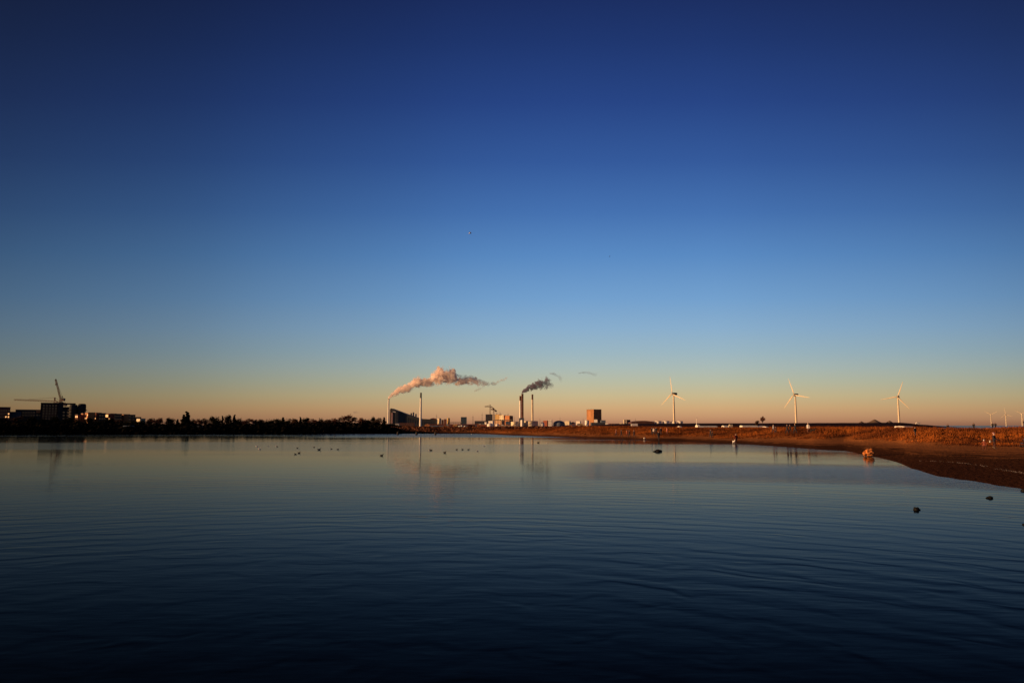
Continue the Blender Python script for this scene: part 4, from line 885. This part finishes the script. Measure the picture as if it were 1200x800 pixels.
# ------------------------------------------------------------------ people
def skin_mesh(name, joints, edges, mats, pick, levels=1):
    me = bpy.data.meshes.new(name); me.from_pydata([j[0] for j in joints], edges, [])
    o = bpy.data.objects.new(name, me); COL.objects.link(o)
    md = o.modifiers.new('skin', 'SKIN'); 
    lay = me.skin_vertices[0] if me.skin_vertices else None
    if lay is None:
        bpy.context.view_layer.objects.active = o; bpy.context.view_layer.update(); lay = me.skin_vertices[0] if me.skin_vertices else me.attributes
    for i, j in enumerate(joints): me.skin_vertices[0].data[i].radius = j[1]; me.skin_vertices[0].data[i].use_root = (i == 0)
    md.use_smooth_shade = True
    sb = o.modifiers.new('sub', 'SUBSURF'); sb.levels = levels; sb.render_levels = levels
    dg = bpy.context.evaluated_depsgraph_get(); nm = bpy.data.meshes.new_from_object(o.evaluated_get(dg)); bpy.data.objects.remove(o)
    nm.materials.clear()
    for m in mats: nm.materials.append(m)
    for p in nm.polygons: p.material_index = pick(p.center); p.use_smooth = True
    nm.name = name; return nm
CLOTH = {}
def cloth(name, col): 
    return mat('cloth_' + name, col, .9, .25, 6)
def person(label, x, r=None, py=None, coat=(.03, .03, .035), trous=(.03, .03, .04), face=0.0, walk=.5, hgt=1.72, group='walkers on the dunes', hat=None, arm=.0, dz=0, slim=1.3):
    a = az(x)
    if r is None:
        # find the ground range whose foot appears in row py
        r = shore(x)
        while r < 400:
            z = height(a, r); Yd = r * math.cos(a); q = Vector((r * math.sin(a), Yd, z))
            dyc = (q.z - CAMH); fwd = Yd * math.cos(TILT) + dyc * math.sin(TILT); up_ = -Yd * math.sin(TILT) + dyc * math.cos(TILT)
            if 400 - up_ / fwd * F <= py: break
            r += .5
    X, Y = r * math.sin(a), r * math.cos(a); z = height(a, r) + dz
    s = hgt / 1.75; w = walk
    J = [((0, 0, .95), (.15, .11)), ((0, 0, 1.15), (.15, .11)), ((0, 0, 1.38), (.17, .11)), ((0, 0, 1.48), (.065, .06)), ((0, -.02, 1.56), (.075, .09)), ((0, -.02, 1.66), (.085, .10)), ((0, -.01, 1.73), (.05, .06))]
    E = [(0, 1), (1, 2), (2, 3), (3, 4), (4, 5), (5, 6)]
    for sd_, ph in ((-1, 1), (1, -1)):
        i = len(J); f = ph * w * .32; kb = .06
        J += [((sd_ * .10, 0, .88), (.1, .1)), ((sd_ * .11, -f * .6 - kb * .3, .5), (.068, .068)), ((sd_ * .11, -f + (.08 if ph < 0 else 0), .1), (.045, .045)), ((sd_ * .12, -f - .14 + (.08 if ph < 0 else 0), .04), (.04, .035))]
        E += [(0, i), (i, i + 1), (i + 1, i + 2), (i + 2, i + 3)]
        i = len(J); g_ = -ph * w * .28 - arm * .3
        J += [((sd_ * .2, 0, 1.40), (.06, .06)), ((sd_ * .25, -g_ * .3 if not arm else -.05, 1.13), (.048, .048)), ((sd_ * .24, (-g_ if not arm else -.3), .9 + abs(g_) * .1 + arm * .2), (.035, .035)), ((sd_ * .235, (-g_ - .03 if not arm else -.38), .80 + abs(g_) * .1 + arm * .28), (.03, .04))]
        E += [(2, i), (i, i + 1), (i + 1, i + 2), (i + 2, i + 3)]
    cm, tm = cloth('c%d_%d_%d' % tuple(int(v * 99) for v in coat), coat), cloth('t%d_%d_%d' % tuple(int(v * 99) for v in trous), trous)
    def pick(c):
        if c.z > 1.5: return 0
        if c.z < .1: return 3
        if c.z < .84 and abs(c.x) < .19: return 2
        if c.z < .87 and abs(c.x) > .19: return 0
        return 1
    nm = skin_mesh('person', J, E, [SKIN, cm, tm, DARKC], pick)
    o = bpy.data.objects.new('person', nm); COL.objects.link(o); ORG[o] = Vector((0, 0, 0))
    m_ = MB().ball((0, .01, 1.70 + (.02 if hat else 0)), (.105, .12, .10 if hat else .085), 12, 8)
    h_ = m_.build('hat' if hat else 'hair', cloth('hat%d' % int(hat[0] * 99), hat) if hat else HAIR, o, smooth=True)
    o.location = (X, Y, z); o.scale = (s * slim, s * slim, s); o.rotation_euler = (0, 0, face)
    return tag(o, label, 'person', group)
LEFTW, RIGHTW = -math.pi / 2, math.pi / 2
DK = (.025, .025, .03); BR = (.12, .04, .025); WH = (.75, .7, .65)
person('person in dark clothes standing at the water edge below the tank row', 769.6, py=515.0, walk=.2, face=.3)
person('dark clothed walker at the left of the group above the water edge', 761.8, py=509.5, coat=DK, face=1.2)
person('walker in a pale jacket within the dark group above the water edge', 763.9, py=509.8, coat=(.5, .45, .42), face=2)
person('dark clothed walker in the middle of the group above the water edge', 766.6, py=509.3, face=-.5)
person('dark clothed walker at the right of the group above the water edge', 772.2, py=509.6, face=1)
person('walker in a reddish jacket right of the dark group', 779.4, py=510, coat=(.5, .16, .1), trous=BR, face=LEFTW)
person('walker in dark clothes on the beach left of the pair below the cream cube', 720.4, py=511.5, coat=(.3, .12, .08), face=RIGHTW)
person('dark walker of the pair on the beach below the cream cube, left one', 726.4, py=512.3, face=RIGHTW)
person('walker in a rust jacket on the beach below the brown block', 732.8, py=512.6, coat=(.4, .1, .05), trous=BR, face=RIGHTW)
person('dark walker on the beach right of the walker in the rust jacket', 735.6, py=512.6, face=RIGHTW)
person('lone dark walker on the beach below the arched brown hall', 741.2, py=512.8, face=LEFTW)
person('person in a dark red jacket at the water edge beside a white dog', 858.9, py=521.4, coat=(.16, .03, .02), trous=(.05, .02, .02), walk=.3, face=.5)
person('dark walker on the dune left of the red jacketed person', 829.6, py=513, face=RIGHTW)
person('small dark walker right behind the dune left of the red jacketed person', 831.6, py=512.6, face=RIGHTW, hgt=1.3)
for (x, r_, ct, lab, hg) in ((902.6, 172, (.3, .3, .34), 'grey clothed walker at the far left of the group below the lone tree', 1.7), (905.4, 171, DK, 'dark walker with a child size stature beside the grey clothed walker', 1.25), (918.4, 170, DK, 'dark walker left in the trio below the second turbine', 1.7), (921.8, 171, DK, 'dark walker in the middle of the trio below the second turbine', 1.6), (927.8, 168, DK, 'dark walker right in the trio below the second turbine', 1.85)):
    person(lab, x, py=508.2 - (r_ - 168) * .15, coat=ct, face=random.choice((LEFTW, RIGHTW)), hgt=hg)
person('walker in a long white coat on the dune right of the second turbine', 942.8, py=507.2, coat=WH, trous=(.2, .1, .07), hat=(.5, .4, .33), walk=.3, face=-.4, slim=1.0)
person('dark walker on the dune below the right end of the embankment', 1066.4, py=510.6, face=.6, hgt=1.25)
for (x, r_, dzz, lab) in ((1104.6, 250, 0, 'head and shoulders of a walker far behind the dune below the sea horizon'), (1134.6, 235, .2, 'head of a walker behind the dune crest left of the offshore turbines'), (1156.4, 250, .35, 'left head of a pair behind the dune under the leftmost offshore turbine'), (1159.8, 250, .35, 'right head of a pair behind the dune under the leftmost offshore turbine'), (1193.6, 225, .55, 'head of a walker behind the dune near the right edge'), (1198.2, 230, .7, 'head of a walker behind the dune right at the picture edge')):
    person(lab, x, r=r_, dz=dzz, group='heads of walkers behind the dune')
ad = person('adult in a dark jacket and brown trousers standing on the sand beside a child', 1157.2, py=526, coat=(.02, .02, .03), trous=(.05, .02, .015), walk=.15, face=.8, arm=.5, hat=(.4, .2, .18))
ch = person('child in a rust coat and white hat standing on the sand by an adult', 1145.4, py=528, coat=(.2, .05, .03), trous=(.1, .03, .02), walk=.2, face=-.9, hgt=1.1, hat=WH)
person('person in dark clothes pushing a pushchair at the right edge', 1197.4, py=523.8, coat=(.02, .02, .02), trous=(.02, .02, .02), walk=.4, face=-1.2, arm=.8)
def at_row(x, py):
    a = az(x); r = shore(x)
    while r < 400:
        z = height(a, r); Yd = r * math.cos(a); dyc = z - CAMH; fwd = Yd * math.cos(TILT) + dyc * math.sin(TILT); up_ = -Yd * math.sin(TILT) + dyc * math.cos(TILT)
        if 400 - up_ / fwd * F <= py: break
        r += .5
    return Vector((r * math.sin(a), r * math.cos(a), z))
# white bag held by the adult, ball in front
c = at_row(1152.4, 525.8); q = c + Vector((0, 0, .78)); m_ = MB(); m_.prism([(q.x - .06, q.z - .09), (q.x + .06, q.z - .09), (q.x + .08, q.z + .08), (q.x - .08, q.z + .08)], q.y - .04, q.y + .04)
bg_ = thing('carrier_bag', 'small white carrier bag hanging at the left hand of the adult', 'bag', q); m_.build('pouch', CANV, bg_); MB().tube([q + Vector((-.06, 0, .07)), q + Vector((-.04, 0, .18)), q + Vector((.04, 0, .18)), q + Vector((.06, 0, .07))], .012, 5).build('handle', CANV, bg_)
c = at_row(1156.6, 525); tag(MB().ball(c + Vector((0, 0, .11)), .12, 14, 10).build('ball', mat('pale_ball', (.75, .55, .3), .5, .1, 4), loc=c, smooth=True), 'small pale ball lying on the sand in front of the adult', 'ball')
# pushchair
c = at_row(1192.8, 524); ps = thing('pushchair', 'dark blue pushchair on the sand near the right edge', 'pushchair', c); NAV = cloth('navy', (.02, .025, .06))
for (dx, dy) in ((-.35, -.25), (.3, -.25), (-.35, .25), (.3, .25)): MB().tube([c + Vector((dx, dy - .03, .13)), c + Vector((dx, dy + .03, .13))], .13, 14).build('wheel', DARKC, ps)
m_ = MB()
for dy in (-.22, .22): m_.tube([c + Vector((-.35, dy, .13)), c + Vector((.05, dy, .6)), c + Vector((.55, dy, 1.02))], .018, 6); m_.tube([c + Vector((.3, dy, .13)), c + Vector((-.05, dy, .55))], .018, 6)
m_.tube([c + Vector((.55, -.22, 1.02)), c + Vector((.55, .22, 1.02))], .02, 6); m_.build('frame', DARKC, ps)
MB().prism([(c.x - .4, c.z + .38), (c.x + .15, c.z + .35), (c.x + .38, c.z + .85), (c.x + .22, c.z + .9), (c.x + .02, c.z + .5), (c.x - .38, c.z + .5)], c.y - .2, c.y + .2).build('seat', NAV, ps)
m_ = MB(); m_.ball(c + Vector((.12, 0, .82)), (.32, .22, .22), 12, 8); m_.build('hood', NAV, ps, smooth=True)
# dogs
def dog(label, p, m, s=1.0, face=0.0):
    J = [((0, .25, .42), (.09, .1)), ((0, 0, .42), (.1, .12)), ((0, -.22, .44), (.09, .13)), ((0, -.34, .58), (.06, .06)), ((0, -.44, .66), (.065, .07)), ((0, -.58, .63), (.035, .035)), ((0, .38, .5), (.025, .025)), ((0, .5, .62), (.015, .015))]
    E = [(1, 0), (1, 2), (2, 3), (3, 4), (4, 5), (0, 6), (6, 7)]
    for sx_ in (-1, 1):
        i = len(J); J += [((sx_ * .07, -.22, .33), (.045, .045)), ((sx_ * .07, -.2, .17), (.026, .026)), ((sx_ * .07, -.22, .02), (.028, .028))]; E += [(2, i), (i, i + 1), (i + 1, i + 2)]
        i = len(J); J += [((sx_ * .07, .22, .33), (.06, .06)), ((sx_ * .07, .32, .17), (.026, .026)), ((sx_ * .07, .28, .02), (.028, .028))]; E += [(0, i), (i, i + 1), (i + 1, i + 2)]
    nm = skin_mesh('dog', J, E, [m], lambda c: 0); o = bpy.data.objects.new('dog', nm); COL.objects.link(o); ORG[o] = Vector((0, 0, 0))
    for sx_ in (-1, 1): MB().ball((sx_ * .05, -.42, .73), (.018, .03, .05), 6, 4).build('ear', m, o)
    o.location = p; o.scale = (s, s, s); o.rotation_euler = (0, 0, face); return tag(o, label, 'dog')
dog('white dog standing at the water edge left of the red jacketed person', at_row(856.2, 520.6), FEATW, .95, .25)
pd = at_row(948, 507); dog('dark dog on the dune right of the white coated walker', (pd.x, pd.y, pd.z), FEATD, 1.1, 1.4)

# ------------------------------------------------------------------ stones and birds
def stone(label, x, y, wpx, hpx, m, seed, name='rock', tail=0, zz=0.0):
    p = G(x, y, zz); k = p.y / F; mb = MB(); w = wpx * k / 2; hgt = hpx * k
    mb.ball(p + Vector((-tail * w * .2, 0, hgt * .1)), (w * .82, w * .6, hgt * .65), 18, 12, .35, 1.3, seed)
    if tail: mb.ball(p + Vector((tail * w * .55, 0, 0)), (w * .55, w * .35, hgt * .4), 12, 8, .3, 1.5, seed + 3)
    return tag(mb.build(name, m, loc=p, smooth=True), label, 'rock', 'dark stones in the water' if m is ROCKD else None)
stone('dark stone breaking the water below the dark group of walkers', 770.6, 529, 10, 3.2, ROCKD, 1, tail=-1)
stone('dark stone in the water, nearest the viewer on the right', 1074.6, 597.3, 8.5, 4.6, ROCKD, 2, tail=.8)
stone('dark stone in the water below the sand spit, farther right', 1159.4, 583.4, 8, 3.2, ROCKD, 3, tail=-1)
stone('dark stone cut by the right edge at the foot of the sand', 1199.6, 575.2, 7, 3.5, ROCKD, 4)
stone('black low stone in the water at the right edge of the picture', 1201, 614.6, 7, 1.8, ROCKD, 5)
p = G(1018.4, 533.4, .1); k = p.y / F; mb = MB()
for i, (dx, dz, w_, h_) in enumerate(((.4, 3.2, 5.0, 4.2), (-4.6, 2.0, 2.4, 2.4), (3.2, 4.6, 2.6, 2.6))):
    mb.ball(p + Vector((dx * k, 0, dz * k)), (w_ * k, w_ * k * .8, h_ * k), 24, 16, .5, 2.6, i + 20)
tag(mb.build('boulder', ROCKO, loc=p, smooth=True), 'lumpy bright orange boulder at the water edge on the right', 'boulder')
c = at_row(753.2, 514.0); tag(MB().ball(c + Vector((0, 0, .08)), (.26, .18, .16), 10, 7, .4, 2, 4).build('rock', WHITE, loc=c, smooth=True), 'small white stone on the wet sand left of the dark group', 'rock')
def bird(label, x, y, white, s=1.0, face=0.0, cat='duck', group=None):
    s *= .46; p = G(x, y + .4, 0); t_ = thing('gull' if white else 'duck', label, 'gull' if white else 'duck', p, group or ('white gulls on the water' if white else 'dark ducks on the water'))
    m = FEATW if white else FEATD; c, sn = math.cos(face), math.sin(face)
    def q(a, b, z): return p + Vector(((a * c - b * sn) * s, (a * sn + b * c) * s, z * s))
    MB().tube([q(-.32, 0, .2), q(-.22, 0, .12), q(-.05, 0, .08), q(.15, 0, .09), q(.27, 0, .12)], [.02 * s, .08 * s, .135 * s, .12 * s, .03 * s], 10).build('body', m, t_, smooth=True)
    MB().tube([q(.2, 0, .12), q(.25, 0, .24), q(.27, 0, .33), q(.33, 0, .34)], [.06 * s, .04 * s, .055 * s, .02 * s], 8).build('head', m, t_, smooth=True)
    MB().tube([q(.33, 0, .34), q(.41, 0, .32)], [.018 * s, .006 * s], 5).build('beak', BEAK, t_)
    for k in (-1, 1): MB().ball(q(-.08, k * .1, .13), (.16 * s, .05 * s, .06 * s), 8, 5).build('wing', m if not white else mat('grey_feathers', (.35, .35, .36), .8, .2, 5), t_, smooth=True)
    return t_
ducks = [(392.3, 510.6, 1.7, 'dark duck close under the far shore below the shore wood'), (348.4, 524.6, 1.0, 'dark duck between the leftmost gulls and the shore wood duck'), (350.4, 530.4, 1.1, 'nearer dark duck of the close pair left of centre, right one'), (346.2, 531.8, .9, 'nearer dark duck of the close pair left of centre, left one'),
         (368, 523.6, 1.0, 'dark duck just above left of the largest duck in the left flock'), (373.8, 526.6, 1.5, 'largest dark duck of the left flock'), (388.4, 525.6, .9, 'faint dark duck right of the largest duck in the left flock'), (395.8, 526.2, 1.0, 'dark duck at the right end of the left flock'),
         (447.2, 533.4, 1.2, 'single dark duck below the slim chimney reflection'), (505.2, 527.2, 1.2, 'dark duck beside a gull right of the lone chimney reflection'), (521.2, 530, 1.3, 'dark duck lowest of the middle flock'), (535.2, 526.4, 1.0, 'dark duck leftmost of three below the office tower'), (542.0, 526.4, 1.0, 'dark duck middle of three below the office tower'), (549.0, 526.4, 1.0, 'dark duck rightmost of three below the office tower'),
         (630.8, 518.2, 1.6, 'dark duck right of the chimney pair reflection'), (325, 523, .8, 'small dark duck beside the rightmost of the left gulls')]
for i, (x, y, s_, lab) in enumerate(ducks): bird(lab, x, y, False, s_, random.uniform(-.6, .6) + (3.14 if i % 3 == 0 else 0))
gulls = [(301, 522.6, 1.3, 'white gull leftmost on the water below the shore wood'), (304, 525.8, 1.3, 'white gull just below the leftmost gull'), (314.2, 522.4, .7, 'small white gull between the leftmost pair and the next gull'), (323.8, 522, .9, 'white gull at the right end of the left gull group'),
         (503.2, 527, .9, 'white gull touching a dark duck right of the lone chimney reflection'), (559.6, 528, .9, 'white gull right of the three ducks below the office tower'), (567.4, 522.2, 1.0, 'white gull farthest right of the middle flock'), (552.4, 508.4, 1.3, 'white gull close to the far shore below the masts'), (641, 519, .8, 'white gull right of the duck by the chimney pair reflection'), (643.6, 518.8, .7, 'smaller white gull at the right of the gull pair below the dome')]
for i, (x, y, s_, lab) in enumerate(gulls): bird(lab, x, y, True, s_, random.uniform(-.6, .6))
for (x, y, lab) in ((466.2, 507.2, 'dark mooring post below the left end of the sloping plant'), (488.2, 507.2, 'dark mooring post left of the lone chimney foot'), (510.2, 507.4, 'dark mooring post right of the lone chimney foot')):
    p = G(x, 509.2, 0); t_ = thing('mooring_post', lab, 'post', p, 'mooring posts by the far shore'); MB().lathe(p, [(.34, -.6), (.32, .6)], 12).build('post', BARK, t_); MB().lathe(p, [(.36, .61), (.3, .8), (.1, .95)], 12).build('post_cap', DARKC, t_)
# flying gulls
def flyer(label, x, y, D, s, m, bank):
    p = P(x, y, D); t_ = thing('flying_gull', label, 'gull', p, 'gulls in the open sky')
    MB().tube([p + Vector((-.22, 0, 0)) * s, p + Vector((-.1, 0, 0)) * s, p + Vector((.12, 0, .01)) * s, p + Vector((.25, 0, .02)) * s], [.02 * s, .07 * s, .06 * s, .02 * s], 8).build('body', m, t_, smooth=True)
    for k in (-1, 1):
        up_ = .18 + bank * k; w = MB(); a, b_, c_ = p + Vector((0, k * .06, .02)) * s, p + Vector((.04, k * .34, .02 + up_ * .8)) * s, p + Vector((-.1, k * .68, up_ * .6)) * s
        w.tube([a, b_, c_], [.07 * s, .05 * s, .012 * s], 6); w.build('wing', m, t_, smooth=True)
flyer('tiny white gull flying high in the middle of the sky', 550.8, 273.4, 110, 1.0, FEATW, .1)
flyer('faint distant bird in the sky right of the higher white gull', 714.4, 300.6, 260, .9, FEATD, -.1)
